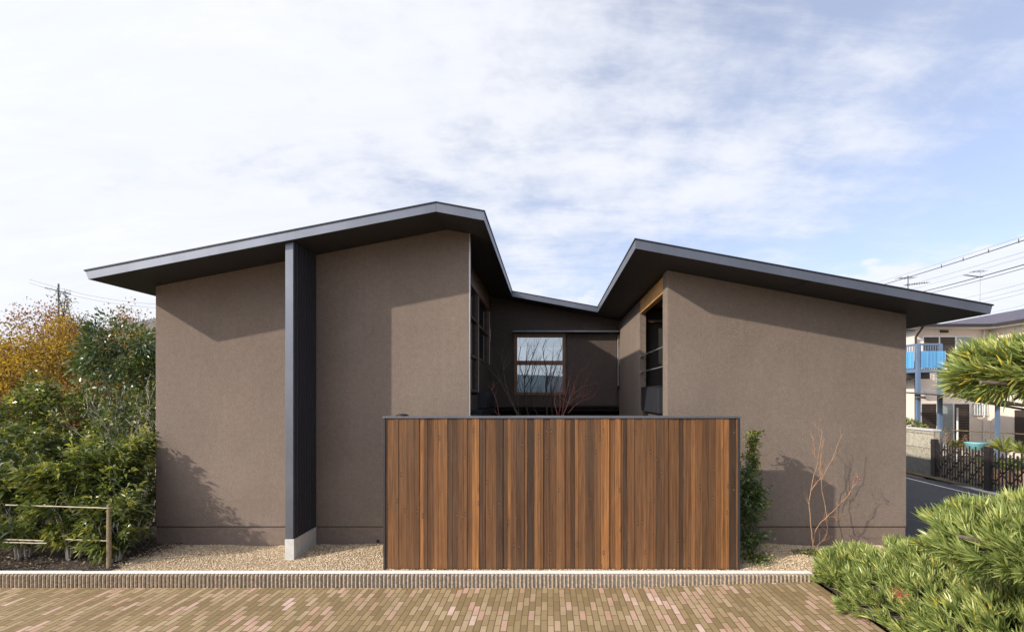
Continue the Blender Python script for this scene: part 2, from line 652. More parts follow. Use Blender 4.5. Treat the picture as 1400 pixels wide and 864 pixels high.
def leaves(P, D, L, Wd, droop=0.0, fold=0.0):
    """diamond leaves: P base points, D unit directions, L lengths, Wd widths -> (n,4,3)"""
    n = len(P)
    r = unit(RNG.normal(size=(n, 3)))
    S = unit(np.cross(D, r))
    L = np.broadcast_to(np.asarray(L, float), (n,))[:, None]
    Wd = np.broadcast_to(np.asarray(Wd, float), (n,))[:, None]
    tip = P + D * L
    tip[:, 2] -= droop * L[:, 0]
    mid = P + D * L * 0.45
    up = np.cross(S, D)
    mid2 = mid + up * fold * Wd
    return np.stack([P, mid2 + S * Wd * 0.5, tip, mid2 - S * Wd * 0.5], axis=1)


def shell_points(n, c, r, inner=0.45, top=0.0):
    """random points in the outer shell of an ellipsoid"""
    d = unit(RNG.normal(size=(n, 3)))
    if top:
        d[:, 2] = np.where(d[:, 2] < -top, -d[:, 2], d[:, 2])
    k = (inner + (1 - inner) * RNG.random(n)) [:, None]
    return np.array(c) + d * np.array(r) * k, d


def clumpy(n, blobs, inner=0.35, sub=14, subr=0.22):
    """points gathered in leaf clumps inside several ellipsoid blobs; returns points, outward dirs, clump id"""
    P, D, I = [], [], []
    tot = sum(b[1][0] * b[1][1] * b[1][2] for b in blobs) ** 1.0
    k0 = 0
    for c, r in blobs:
        m = max(20, int(n * (r[0] * r[1] * r[2]) / tot))
        cc, dd = shell_points(sub, c, r, inner)
        idx = RNG.integers(0, sub, m)
        rr = np.mean(r) * subr * (0.6 + 0.8 * RNG.random(sub))
        g = RNG.normal(size=(m, 3)) * 0.55
        pts = cc[idx] + g * rr[idx][:, None]
        P.append(pts)
        D.append(unit(dd[idx] * 0.6 + unit(g) * 0.7))
        I.append(idx + k0)
        k0 += sub
    return np.concatenate(P), np.concatenate(D), np.concatenate(I)


# branching skeleton ------------------------------------------------
def grow(mb, tips, p, d, length, r, level, maxlevel, spread=0.6, up=0.25, nchild=3, seg=4, wob=0.12, sides=5, shrink=0.68, rs=0.6):
    pts = [Vector(p)]
    rad = [r]
    d = Vector(d).normalized()
    for i in range(seg):
        d = (d + Vector((random.gauss(0, wob), random.gauss(0, wob), random.gauss(0, wob) + up * 0.12))).normalized()
        pts.append(pts[-1] + d * length / seg)
        rad.append(r * (1 - (1 - rs) * (i + 1) / seg))
    mb.tube(pts, rad, sides if level < 2 else 3, cap=False)
    if level >= maxlevel:
        tips.append((pts[-1], d))
        for q in pts[1:-1]:
            tips.append((q, d))
        return
    for c in range(nchild):
        k = random.randint(max(1, seg // 2), seg) if c else seg
        q = pts[k]
        ax = Vector((random.gauss(0, 1), random.gauss(0, 1), random.gauss(0, 0.7)))
        ax = (ax - d * ax.dot(d)).normalized()
        nd = (d + ax * spread * random.uniform(0.6, 1.3) + Vector((0, 0, up))).normalized()
        grow(mb, tips, q, nd, length * shrink * random.uniform(0.8, 1.15), rad[k] * rs * 1.15, level + 1, maxlevel,
             spread, up, nchild, seg, wob, sides, shrink, rs)


def px(u, v, d):
    return Vector(((u - 750) / F * d, d, CAMZ - (v - 540) / F * d))


# ================================================================== SETTING
DW = 7.856          # front wall plane
DF = 7.094          # fascia plane
KB = 6.57           # kerb face
XBED = 3.42         # planting bed edge


def road_z(x):
    s = min(1, max(0, (x - 0.6) / 2.9))
    s = s * s * (3 - 2 * s)
    return -0.170 + 0.075 * s


def grid_sheet(name, x0, x1, y0, y1, nx, ny, zf, material, kind='structure'):
    b = MB()
    vs = [(x0 + (x1 - x0) * i / nx, y0 + (y1 - y0) * j / ny, 0) for j in range(ny + 1) for i in range(nx + 1)]
    vs = [(x, y, zf(x, y)) for x, y, _ in vs]
    fs = [(j * (nx + 1) + i, j * (nx + 1) + i + 1, (j + 1) * (nx + 1) + i + 1, (j + 1) * (nx + 1) + i) for j in range(ny) for i in range(nx)]
    b.add(vs, fs)
    o = b.build(name, material, None, kind=kind, smooth=True)
    return o


grid_sheet('ground', -900, 900, -900, 900, 6, 6, lambda x, y: -0.30, M['earth'])
grid_sheet('brick_paving', -30, XBED, -9, KB - 0.002, 60, 4, lambda x, y: road_z(x), M['brick'])


def gz(x, y):
    """gravel strip surface"""
    h = 0.012 * math.sin(x * 2.1 + y) + 0.008 * math.sin(x * 5.3 + 1 - y * 3)
    e = max(0.0, min(1.0, (y - 6.72) / 0.3))
    return -0.012 + (h + 0.015) * e


grid_sheet('gravel_strip', -5.75, 5.75, 6.70, 13.9, 120, 60, gz, M['gravel'])
grid_sheet('soil_bed', -16, -5.752, 6.70, 11, 60, 20, lambda x, y: -0.015 + 0.03 * math.sin(x * 3) * math.sin(y * 4) + 0.02 * (y - 6.7), M['soil'])
grid_sheet('planting_bed', XBED + 0.002, 9, -4, 6.698, 20, 20, lambda x, y: -0.06, M['soil'])
grid_sheet('street', 5.756, 10.9, 6.604, 80, 4, 8, lambda x, y: -0.12, M['asphalt'])
grid_sheet('garden_ground', 10.904, 40, 6.604, 60, 8, 8, lambda x, y: -0.06, M['earth'])

# loose pebbles on the gravel strip (nobody could count them)
n = 26000
xs = RNG.uniform(-5.9, 5.7, n)
ys = 6.74 + (DW - 6.74) * RNG.random(n)
zs = np.array([gz(x, y) for x, y in zip(xs, ys)])
sz = RNG.uniform(0.006, 0.014, n)
base = np.array([[1, 0, 0], [0, 1, 0], [-1, 0, 0], [0, -1, 0]], float)
ang = RNG.random(n) * 6.28
V = []
cx = np.stack([xs, ys, zs + sz * 0.3], 1)
ring = []
for k in range(4):
    a = ang + k * math.pi / 2
    ring.append(cx + np.stack([np.cos(a) * sz, np.sin(a) * sz, np.zeros(n)], 1))
topp = cx + np.stack([sz * 0.2, sz * 0.1, sz * 0.62], 1)
tri = []
for k in range(4):
    tri.append(np.stack([ring[k], ring[(k + 1) % 4], topp], 1))
V = np.concatenate(tri)
T = np.tile(RNG.random(n), 4)
quads_object('gravel_pebbles', V, T, M['pebble'], kind='stuff', per=3)

# soil crumbs and dry leaves in the left bed
n = 2500
xs = RNG.uniform(-10, -5.6, n); ys = RNG.uniform(6.75, 8.2, n)
P = np.stack([xs, ys, np.full(n, 0.012) + 0.02 * (ys - 6.7)], 1)
D = unit(np.stack([RNG.normal(size=n), RNG.normal(size=n), RNG.normal(size=n) * 0.25], 1))
M['litter'] = m_tint('leaf_litter', [(0, (0.05, 0.035, 0.02)), (0.7, (0.14, 0.09, 0.05)), (1, (0.33, 0.25, 0.15))])
quads_object('leaf_litter', leaves(P, D, RNG.uniform(0.02, 0.06, n), 0.02), RNG.random(n), M['litter'], kind='stuff')

# hills and far side behind the camera (seen only mirrored in the courtyard window)
b = MB()
N = 60
vs = []
for i in range(N + 1):
    x = -400 + 800 * i / N
    h = 9.5 + 0.9 * math.sin(i * 0.5) + 0.5 * math.sin(i * 1.3 + 1)
    vs += [(x, -170, -1), (x, -185, h), (x, -260, -1)]
fs = []
for i in range(N):
    a = i * 3
    fs += [(a, a + 3, a + 4, a + 1), (a + 1, a + 4, a + 5, a + 2)]
b.add(vs, fs)
M['hill'] = simple('distant_hill', (0.10, 0.13, 0.15), 0.95, 0, 0.2, 0.1)
b.build('hills', M['hill'], kind='structure', smooth=True)

# ------------------------------------------------------------------ kerb
kerb = thing('kerb', 'low pale concrete kerb with ribbed face along the brick paving', 'kerb', (0, KB, 0))
b = MB()
pitch = 0.0515
x = -13.0
while x < 3.40:
    zt = -0.002
    y0 = KB
    zb = road_z(x) - 0.03
    hw = pitch * 0.39 + random.uniform(-0.0012, 0.0012)
    dy = random.uniform(-0.002, 0.003)
    # half-round rib with a soft shoulder
    prof = [(-hw, 0.026), (-hw * 0.78, 0.002 + dy), (0, -0.006 + dy), (hw * 0.78, 0.002 + dy), (hw, 0.026)]
    cxx = x + pitch / 2
    lo = [(cxx + a, y0 + c, zb) for a, c in prof]
    mid = [(cxx + a, y0 + c, zt - 0.016) for a, c in prof]
    top = [(cxx + a * 0.95, y0 + c + 0.012, zt) for a, c in prof]
    vs = lo + mid + top + [(cxx - hw, y0 + 0.045, zt), (cxx + hw, y0 + 0.045, zt)]
    fs = []
    for L_ in (0, 5):
        for k in range(4):
            fs.append((L_ + k, L_ + k + 1, L_ + k + 6, L_ + k + 5))
    fs.append((10, 11, 12, 13, 14, 16, 15))
    b.add(vs, fs, random.random())
    x += pitch
b.build('ribbed_face', M['kerb'], kerb)
b = MB()
b.box(-13, 3.42, KB + 0.0265, KB + 0.15, -0.3, -0.0225)
b.box(-13, 3.42, KB + 0.0455, KB + 0.15, -0.022, -0.001)
M['kerb_top'] = simple('kerb_top_concrete', (0.78, 0.75, 0.70), 0.9, 0, 0.15, 25, 0.7, 120)
b.build('kerb_block', M['kerb_top'], kerb)

# ================================================================== THE HOUSE
RIDGE_X, RIDGE_Z = -1.56, 4.975
SL_L, SL_R = 0.1945, 0.1847
XL, XR = -6.42, 6.15
NX0, NX1 = -0.892, 1.203
YN = 12.55
YR = 13.20  # rear wall, set back so the eave shades more of it
YB = 19.0
TH = 0.135


def rz(x):
    return RIDGE_Z - (SL_L * (RIDGE_X - x) if x < RIDGE_X else SL_R * (x - RIDGE_X))


house = thing('modern_house', 'brown stucco house with folded dark metal roof and a notched central courtyard', 'house', (0, DW, 0))

# roof: separate slabs (front-left wing L-slope, R-slope, right wing, rear) butted edge to edge
roof = MB()


def slab(b, x0, x1, y0, y1, dz0, dz1, inset=0.0):
    b.hexa([(x0, y0, rz(x0) - dz1), (x1, y0, rz(x1) - dz1), (x1, y1, rz(x1) - dz1), (x0, y1, rz(x0) - dz1)],
           [(x0, y0, rz(x0) - dz0), (x1, y0, rz(x1) - dz0), (x1, y1, rz(x1) - dz0), (x0, y1, rz(x0) - dz0)])


EPS = 1e-5
# soffit+core in soffit material, 4 pieces
for (x0, x1, y0, y1) in ((XL + 0.05, RIDGE_X, DF + 0.012, YB), (RIDGE_X, NX0 - 0.012, DF + 0.012, YB),
                         (NX0 - 0.012, NX1 + 0.012, YN + 0.012, YB), (NX1 + 0.012, XR - 0.05, DF + 0.012, YB)):
    slab(roof, x0, x1, y0, y1, 0.02, TH - 0.002)
roof_o = roof.build('roof', M['soffit'], house)
# thin dark metal sheet on top, with a 1 cm lip
b = MB()
for (x0, x1, y0, y1) in ((XL - 0.012, RIDGE_X, DF - 0.012, YB + 0.02), (RIDGE_X, NX0 + 0.012, DF - 0.012, YB + 0.02),
                         (NX0 + 0.012, NX1 - 0.012, YN - 0.012, YB + 0.02), (NX1 - 0.012, XR + 0.012, DF - 0.012, YB + 0.02)):
    slab(b, x0, x1, y0, y1, -0.004, 0.0135)
# standing seams along the slope on the roof sheet
yy = DF + 0.4
while yy < YB:
    for (x0, x1) in ((XL, RIDGE_X), (RIDGE_X, NX0), (NX1, XR)) if yy < YN else ((XL, RIDGE_X), (RIDGE_X, XR)):
        b.hexa([(x0, yy, rz(x0) + 0.002), (x1, yy, rz(x1) + 0.002), (x1, yy + 0.015, rz(x1) + 0.002), (x0, yy + 0.015, rz(x0) + 0.002)],
               [(x0, yy, rz(x0) + 0.03), (x1, yy, rz(x1) + 0.03), (x1, yy + 0.015, rz(x1) + 0.03), (x0, yy + 0.015, rz(x0) + 0.03)])
    yy += 0.42
sub(b, 'roof_sheet', M['cap_metal'], roof_o)


def fascia(b, p, q, th=0.012):
    """metal fascia along roof edge from p to q (x,y), on the outside (given thickness towards its left)"""
    (x0, y0), (x1, y1) = p, q
    d = Vector((x1 - x0, y1 - y0, 0)).normalized()
    nrm = Vector((d.y, -d.x, 0)) * th
    lo = [Vector((x0, y0, rz(x0) - TH)), Vector((x1, y1, rz(x1) - TH)), Vector((x1, y1, rz(x1) - TH)) - nrm, Vector((x0, y0, rz(x0) - TH)) - nrm]
    hi = [v + Vector((0, 0, TH - 0.014)) for v in lo]
    b.hexa(lo, hi)


b = MB()
# left verge: with raked end
b.hexa([(XL + 0.045, DF, rz(XL + 0.045) - TH), (RIDGE_X - 0.0015, DF, rz(RIDGE_X) - TH), (RIDGE_X - 0.0015, DF + 0.012, rz(RIDGE_X) - TH), (XL + 0.045, DF + 0.012, rz(XL + 0.045) - TH)],
       [(XL, DF, rz(XL) - 0.014), (RIDGE_X - 0.0015, DF, rz(RIDGE_X) - 0.014), (RIDGE_X - 0.0015, DF + 0.012, rz(RIDGE_X) - 0.014), (XL, DF + 0.012, rz(XL) - 0.014)])
fascia(b, (RIDGE_X + 0.0015, DF), (NX0, DF))
fascia(b, (NX0, DF + 0.0125), (NX0, YN))
fascia(b, (NX0 + 0.001, YN), (NX1 - 0.001, YN))
fascia(b, (NX1, YN), (NX1, DF + 0.0125))
b.hexa([(NX1, DF, rz(NX1) - TH), (XR - 0.03, DF, rz(XR - 0.03) - TH), (XR - 0.03, DF + 0.012, rz(XR - 0.03) - TH), (NX1, DF + 0.012, rz(NX1) - TH)],
       [(NX1, DF, rz(NX1) - 0.014), (XR, DF, rz(XR) - 0.014), (XR, DF + 0.012, rz(XR) - 0.014), (NX1, DF + 0.012, rz(NX1) - 0.014)])
b.box(XL + 0.03, XL + 0.048, DF + 0.0125, YB, rz(XL + 0.05) - TH, rz(XL + 0.05) - 0.016)
b.box(XR - 0.048, XR - 0.03, DF + 0.0125, YB, rz(XR - 0.05) - TH, rz(XR - 0.05) - 0.016)
sub(b, 'fascia', M['fascia'], roof_o)
# thin joints in the soffit lining
b = MB()
yy = DF + 0.25
sub(b, 'soffit_joint', M['cap_metal'], roof_o) if b.v else None
b.box(3.6, 3.606, DF + 0.02, DW, rz(3.6) - TH - 0.003, rz(3.6) - TH + 0.003)
sub(b, 'soffit_joint', M['cap_metal'], roof_o)


def sz_(x):
    return rz(x) - TH - 0.001


PL = 0.285
# --- left wing front wall (upper field + recessed plinth)
XLW, XLE = -6.03, -1.223
b = MB()
b.prism_xz([(XLW, PL), (XLE, PL), (XLE, sz_(XLE)), (RIDGE_X, sz_(RIDGE_X)), (XLW, sz_(XLW))], DW, DW + 0.22)
b.build('wall', M['stucco'], house, bevel=0.006)
b = MB()
b.box(XLW + 0.008, XLE - 0.008, DW + 0.010, DW + 0.21, -0.3, PL - 0.010)
b.build('plinth', M['plinth'], house)
b = MB()
b.box(XLW + 0.003, XLE - 0.003, DW + 0.0045, DW + 0.215, PL - 0.0105, PL - 0.001)
b.build('drip_trim', M['cap_metal'], house)
# edge trim on the free end of the left wall
b = MB()
b.box(XLE + 0.001, XLE + 0.02, DW - 0.004, DW + 0.03, 0.0, sz_(XLE))
b.build('corner_trim', M['light_trim'], house)
# left side wall and back
b = MB()
b.prism_xz([(XLW, 0 - 0.3), (XLW + 0.2, -0.3), (XLW + 0.2, sz_(XLW + .2)), (XLW, sz_(XLW))], DW + 0.221, YB - 0.6)
b.build('wall', M['stucco'], house)
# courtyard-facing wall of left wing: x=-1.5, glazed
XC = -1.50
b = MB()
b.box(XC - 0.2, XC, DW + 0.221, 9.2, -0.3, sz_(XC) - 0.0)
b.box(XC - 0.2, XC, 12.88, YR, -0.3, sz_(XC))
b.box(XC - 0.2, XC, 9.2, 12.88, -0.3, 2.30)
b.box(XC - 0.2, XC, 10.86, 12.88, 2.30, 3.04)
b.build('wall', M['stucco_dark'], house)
# windows on that wall
def side_window(y0, y1, z0, z1, trans):
    f = MB()
    w = 0.055
    f.box(XC - 0.11, XC + 0.012, y0, y0 + w, z0, z1)
    f.box(XC - 0.11, XC + 0.012, y1 - w, y1, z0, z1)
    f.box(XC - 0.11, XC + 0.010, y0 + w, y1 - w, z0, z0 + w)
    f.box(XC - 0.11, XC + 0.010, y0 + w, y1 - w, z1 - w, z1)
    for z in trans:
        f.box(XC - 0.10, XC + 0.005, y0 + w, y1 - w, z - 0.025, z + 0.025)
    fo = f.build('window', M['frame_wood'], house, bevel=0.003)
    g = MB()
    g.box(XC - 0.06, XC - 0.05, y0 + w - 0.002, y1 - w + 0.002, z0 + w - 0.002, z1 - w + 0.002)
    sub(g, 'pane', M['glass_dim'], fo)
    s_ = MB()
    s_.box(XC + 0.013, XC + 0.03, y1 - 0.05, y1 - 0.01, z0, z1 - 0.1)
    sub(s_, 'trim', M['light_trim'], fo)


side_window(9.2, 10.84, 2.36, 4.48, (3.83, 3.07))
side_window(10.88, 12.86, 3.05, 4.48, (3.80,))
b = MB()
b.box(XC - 0.19, XC + 0.004, 9.202, 12.878, 4.482, sz_(XC))
b.build('beam', M['frame_wood'], house)
# low dark box and step at the foot of the glazing
b = MB()
b.box(XC + 0.002, XC + 0.17, 10.9, 12.5, 2.02, 2.37)
b.box(XC + 0.002, XC + 0.20, 9.9, 12.45, 1.86, 2.0)
b.build('metal_box', M['dark_metal'], house, bevel=0.005)
# inner room behind the glazing
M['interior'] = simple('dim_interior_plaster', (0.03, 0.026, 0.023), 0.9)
b = MB()
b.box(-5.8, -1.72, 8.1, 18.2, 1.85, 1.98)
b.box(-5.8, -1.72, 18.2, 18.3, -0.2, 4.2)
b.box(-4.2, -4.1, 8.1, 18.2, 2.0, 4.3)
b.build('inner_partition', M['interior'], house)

# --- right wing
XRW, XRE = 1.818, 5.49
b = MB()
b.prism_xz([(XRW, PL), (XRE, PL), (XRE, sz_(XRE)), (XRW, sz_(XRW))], DW, DW + 0.30)
b.build('wall', M['stucco'], house, bevel=0.006)
b = MB()
b.box(XRW + 0.008, XRE - 0.008, DW + 0.010, DW + 0.29, -0.3, PL - 0.010)
b.build('plinth', M['plinth'], house)
b = MB()
b.box(XRW + 0.003, XRE - 0.003, DW + 0.0045, DW + 0.295, PL - 0.0105, PL - 0.001)
b.build('drip_trim', M['cap_metal'], house)
b = MB()
b.box(XRE - 0.2, XRE, DW + 0.301, YB - 0.6, -0.3, sz_(XRE))
b.build('wall', M['stucco'], house)
b = MB()
b.box(XRW, XRW + 0.13, 10.23, YR, -0.3, sz_(XRW + 0.13))
b.build('wall', M['stucco'], house, bevel=0.005)
# opening: timber header, ceiling, dark room, rails, clad parapet
b = MB()
b.box(XRW + 0.012, XRW + 0.11, DW + 0.302, 10.228, 3.93, sz_(XRW + 0.13))
b.build('beam', M['beam_wood'], house)
b = MB()
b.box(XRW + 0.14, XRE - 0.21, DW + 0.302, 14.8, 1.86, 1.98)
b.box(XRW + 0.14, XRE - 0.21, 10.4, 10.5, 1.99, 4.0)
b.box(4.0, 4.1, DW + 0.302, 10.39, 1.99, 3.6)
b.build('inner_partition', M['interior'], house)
b = MB()
for k in range(14):
    yk = DW + 0.36 + k * 0.15
    b.hexa([(XRW + 0.14, yk, sz_(XRW) - 0.13), (3.95, yk, sz_(3.95) - 0.13), (3.95, yk + 0.05, sz_(3.95) - 0.13), (XRW + 0.14, yk + 0.05, sz_(XRW) - 0.13)],
           [(XRW + 0.14, yk, sz_(XRW) - 0.05), (3.95, yk, sz_(3.95) - 0.05), (3.95, yk + 0.05, sz_(3.95) - 0.05), (XRW + 0.14, yk + 0.05, sz_(XRW) - 0.05)])
b.box(2.0, 3.9, 10.3, 10.37, 3.76, 3.81)
b.build('ceiling_slats', M['frame_wood'], house)
for zr in (3.07, 2.756):
    b = MB()
    b.tube([(XRW + 0.02, DW + 0.302, zr), (XRW + 0.02, 10.228, zr)], 0.011, 8)
    b.box(XRW + 0.0, XRW + 0.04, 10.18, 10.226, zr - 0.02, zr + 0.02)
    b.build('railing', M['light_trim'], house)
b = MB()
b.box(XRW - 0.022, XRW + 0.06, 8.40, 9.93, 2.0, 2.435)
b.box(XRW - 0.030, XRW + 0.07, 8.39, 9.94, 2.436, 2.452)
b.build('parapet', M['dark_metal'], house, bevel=0.004)
b = MB()
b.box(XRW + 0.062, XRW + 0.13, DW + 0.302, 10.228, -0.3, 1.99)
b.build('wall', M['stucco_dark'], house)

# --- rear wing
b = MB()
z0 = 2.0
x0, x1 = XC + 0.001, XRW - 0.001
wx0, wx1 = (703 - 750) / F * YR, (773 - 750) / F * YR
wz1, wz0 = CAMZ + (540 - 456) / F * YR, CAMZ + (540 - 540) / F * YR
b.prism_xz([(x0, z0), (wx0, z0), (wx0, sz_(wx0)), (x0, sz_(x0))], YR, YR + 0.2)
b.prism_xz([(wx0, z0), (wx1, z0), (wx1, wz0), (wx0, wz0)], YR, YR + 0.2)
b.prism_xz([(wx0, wz1), (wx1, wz1), (wx1, sz_(wx1)), (wx0, sz_(wx0))], YR, YR + 0.2)
b.prism_xz([(wx1, z0), (x1, z0), (x1, sz_(x1)), (wx1, sz_(wx1))], YR, YR + 0.2)
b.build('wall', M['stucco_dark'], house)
# sliding shutter panel to the right of the window
b = MB()
b.box(wx1 + 0.05, x1 - 0.06, YR - 0.045, YR - 0.002, z0 + 0.03, wz1 - 0.02)
b.build('shutter_panel', M['stucco_dark'], house, bevel=0.003)
# rail and flashing over window and panel, made deeper to shade the wall
b = MB()
b.box(wx0 - 0.02, x1 - 0.004, YR - 0.24, YR - 0.001, wz1 + 0.012, wz1 + 0.05)
b.build('canopy', M['fascia'], house, bevel=0.003)
# window
f = MB()
fw = 0.075
f.box(wx0, wx0 + fw, YR - 0.03, YR + 0.10, wz0, wz1)
f.box(wx1 - fw, wx1, YR - 0.03, YR + 0.10, wz0, wz1)
f.box(wx0 + fw, wx1 - fw, YR - 0.028, YR + 0.10, wz0, wz0 + fw)
f.box(wx0 + fw, wx1 - fw, YR - 0.028, YR + 0.10, wz1 - fw - 0.02, wz1)
zm = CAMZ + (540 - 496) / F * YR
f.box(wx0 + fw, wx1 - fw, YR - 0.02, YR + 0.09, zm - 0.055, zm + 0.055)
M['frame_red'] = simple('red_brown_window_wood', (0.20, 0.105, 0.055), 0.45, 0, 0.2, 12, 0.15, 60)
fo = f.build('window', M['frame_red'], house, bevel=0.004)
for (za, zb) in ((wz0 + fw, zm - 0.055), (zm + 0.055, wz1 - fw - 0.02)):
    g = MB()
    g.box(wx0 + fw - 0.003, wx1 - fw + 0.003, YR + 0.03, YR + 0.04, za - 0.003, zb + 0.003)
    sub(g, 'pane', M['glass'], fo)
# curtain behind the lower pane
M['curtain'] = simple('pale_curtain', (0.55, 0.6, 0.65), 0.9)
g = MB()
nn = 40
pts = [(wx0 + 0.08 + (wx1 - wx0 - 0.16) * i / nn, YR + 0.3 + 0.025 * math.sin(i * 1.9)) for i in range(nn + 1)]
for i in range(nn):
    (xa, ya), (xb_, yb) = pts[i], pts[i + 1]
    g.add([(xa, ya, 2.02), (xb_, yb, 2.02), (xb_, yb, zm - 0.16), (xa, ya, zm - 0.16)], [(0, 1, 2, 3)])
sub(g, 'curtain', M['curtain'], fo)
# downpipe in the right rear corner
b = MB()
b.tube([(XRW - 0.035, YR - 0.07, 2.54), (XRW - 0.035, YR - 0.07, 3.84)], 0.018, 8)
b.build('downpipe', M['light_trim'], house)
b = MB()
b.box(XRW - 0.07, XRW - 0.003, YR - 0.12, YR - 0.05, 2.45, 2.53)
b.build('bracket', M['cap_metal'], house)
# void below the rear wing
b = MB()
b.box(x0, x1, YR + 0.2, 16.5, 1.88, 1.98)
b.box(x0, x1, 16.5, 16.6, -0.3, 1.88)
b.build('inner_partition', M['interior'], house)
b = MB()
x = x0 + 0.02
while x < x1 - 0.04:
    b.box(x, x + 0.03, 14.2, 14.24, -0.2, 1.87, random.random())
    x += 0.07
b.build('slat_screen', M['slats'], house)
b = MB()
b.box(x0, x1, YR + 0.9, 18.2, 4.0, 4.05)
b.box(-5.8, 5.3, 18.31, 18.4, -0.3, 3.4)
b.build('wall', M['stucco_dark'], house)

# --- fin wall
fin_x0, fin_x1 = -3.687, -3.564
FY = 7.17
b = MB()
b.prism_xz([(fin_x0, 0.285), (fin_x1 - 0.012, 0.285), (fin_x1 - 0.012, sz_(fin_x1)), (fin_x0, sz_(fin_x0))], FY, DW - 0.001)
fin = b.build('fin_wall', M['fascia'], house, bevel=0.003)
b = MB()
k = 0
yk = FY + 0.008
while yk < DW - 0.02:
    b.box(fin_x1 - 0.0118, fin_x1 - 0.003, yk, yk + 0.066, 0.29, sz_(fin_x1) - 0.002)
    b.box(fin_x1 - 0.0118, fin_x1 + 0.012, yk + 0.066, yk + 0.078, 0.288, sz_(fin_x1) - 0.004)
    yk += 0.0785
sub(b, 'ribbed_cladding', M['rib_metal'], fin)
b = MB()
b.box(fin_x0 - 0.004, fin_x1 + 0.003, FY - 0.006, DW - 0.001, -0.2, 0.284)
sub(b, 'concrete_base', M['concrete'], fin, bevel=0.004)
# plinth vents
b = MB()
b.tube([(-2.62, DW + 0.012, 0.06), (-2.62, DW - 0.004, 0.06)], 0.022, 12)
b.build('vent', M['cap_metal'], house)

# ------------------------------------------------------------------ timber screen
FD = 6.765
fx0, fx1 = (524 - 750) / F * FD, (1012 - 750) / F * FD
fz1 = CAMZ - 29 / F * FD
fence = thing('timber_screen', 'tall screen of vertical reddish-brown cedar boards with dark steel edging before the courtyard', 'fence', ((fx0 + fx1) / 2, FD, 0))
FT = 0.24
b = MB()
x = fx0 + 0.026
widths = []
while x < fx1 - 0.04:
    w = random.choice([0.036, 0.05, 0.06, 0.075, 0.09, 0.105]) * random.uniform(0.9, 1.1)
    if x + w > fx1 - 0.05:
        w = fx1 - 0.029 - x
    tn = min(1, max(0, random.gauss(0.5, 0.30)))
    y0 = FD + random.choice([0.004, 0.004, 0.010, 0.014])
    b.box(x + 0.0014, x + w - 0.0014, y0, FD + 0.045, 0.005, fz1 - 0.022, tn)
    x += w
b.build('board_panel', M['boards'], fence)
b = MB()
b.box(fx0 + 0.03, fx1 - 0.03, FD + 0.046, FD + FT - 0.02, 0.0, fz1 - 0.024)
b.build('backing', M['soffit'], fence)
b = MB()
x = fx0 + 0.03
while x < fx1 - 0.1:
    w = random.choice([0.075, 0.09, 0.105])
    b.box(x, x + w - 0.002, FD + FT - 0.0195, FD + FT - 0.004, 0.005, fz1 - 0.024, random.random())
    x += w
b.build('board_panel', M['boards'], fence)
for xa in (fx0, fx1 - 0.027):
    b = MB()
    b.box(xa, xa + 0.027, FD - 0.004, FD + FT, -0.1, fz1 - 0.0245)
    b.build('side_trim', M['dark_metal'], fence, bevel=0.002)
b = MB()
b.box(fx0 - 0.006, fx1 + 0.006, FD - 0.012, FD + FT + 0.01, fz1 - 0.024, fz1)
M['cap_light'] = m_metal('screen_cap_steel', (0.16, 0.17, 0.20), 0.36, 0.6)
b.build('cap', M['cap_light'], fence, bevel=0.002)
b = MB()
b.tube([(0, 0, 0), (0, 0, 0.012), (0, 0, 0.024), (0, 0, 0.028)], [0.085, 0.08, 0.055, 0.01], 16)
o = b.build('lamp_cap', M['cap_metal'], smooth=True)
o.location = ((550 - 750) / F * 6.9, FD + 0.14, fz1 + 0.0005)
tag(o, 'small flat dark cap lying on the left end of the timber screen', 'cap')

# ================================================================== PLANTS
def leaf_part(name, P, D, L, Wd, tints, material, parent, droop=0.0, fold=0.15):
    return quads_object(name, leaves(P, D, L, Wd, droop, fold), np.clip(tints, 0, 1), material, parent)


GREENS = [(0.0, (0.016, 0.030, 0.012)), (0.4, (0.055, 0.085, 0.026)), (0.75, (0.17, 0.21, 0.060)), (1.0, (0.40, 0.38, 0.08))]
YGREEN = [(0.0, (0.025, 0.048, 0.014)), (0.4, (0.10, 0.135, 0.032)), (0.8, (0.31, 0.33, 0.08)), (1.0, (0.38, 0.34, 0.07))]
GLOSSY = [(0.0, (0.035, 0.06, 0.022)), (0.5, (0.09, 0.14, 0.045)), (0.85, (0.20, 0.24, 0.08)), (1.0, (0.32, 0.34, 0.13))]
ORANGE = [(0.0, (0.10, 0.07, 0.02)), (0.3, (0.25, 0.16, 0.03)), (0.6, (0.48, 0.32, 0.05)), (0.85, (0.62, 0.36, 0.06)), (1.0, (0.42, 0.12, 0.04))]
BROWN = [(0.0, (0.085, 0.055, 0.03)), (0.4, (0.20, 0.115, 0.04)), (0.75, (0.30, 0.17, 0.05)), (1.0, (0.30, 0.10, 0.06))]
RUST = [(0.0, (0.14, 0.05, 0.03)), (0.5, (0.27, 0.11, 0.06)), (1.0, (0.36, 0.17, 0.07))]
M['lf_green'] = m_leaf('dark_green_leaf', GREENS, 0.32, 0.30, 0.6)
M['lf_yg'] = m_leaf('yellow_green_leaf', YGREEN, 0.36, 0.36, 0.6)
M['lf_glossy'] = m_leaf('glossy_leaf', GLOSSY, 0.28, 0.15, 0.7)
M['lf_orange'] = m_leaf('autumn_orange_leaf', ORANGE, 0.6, 0.45)
M['lf_brown'] = m_leaf('autumn_brown_leaf', BROWN, 0.65, 0.35)
M['lf_rust'] = m_leaf('rust_red_leaf', RUST, 0.65, 0.35)
M['lf_conifer'] = m_leaf('conifer_leaf', [(0, (0.012, 0.028, 0.02)), (1, (0.05, 0.075, 0.045))], 0.6, 0.1)


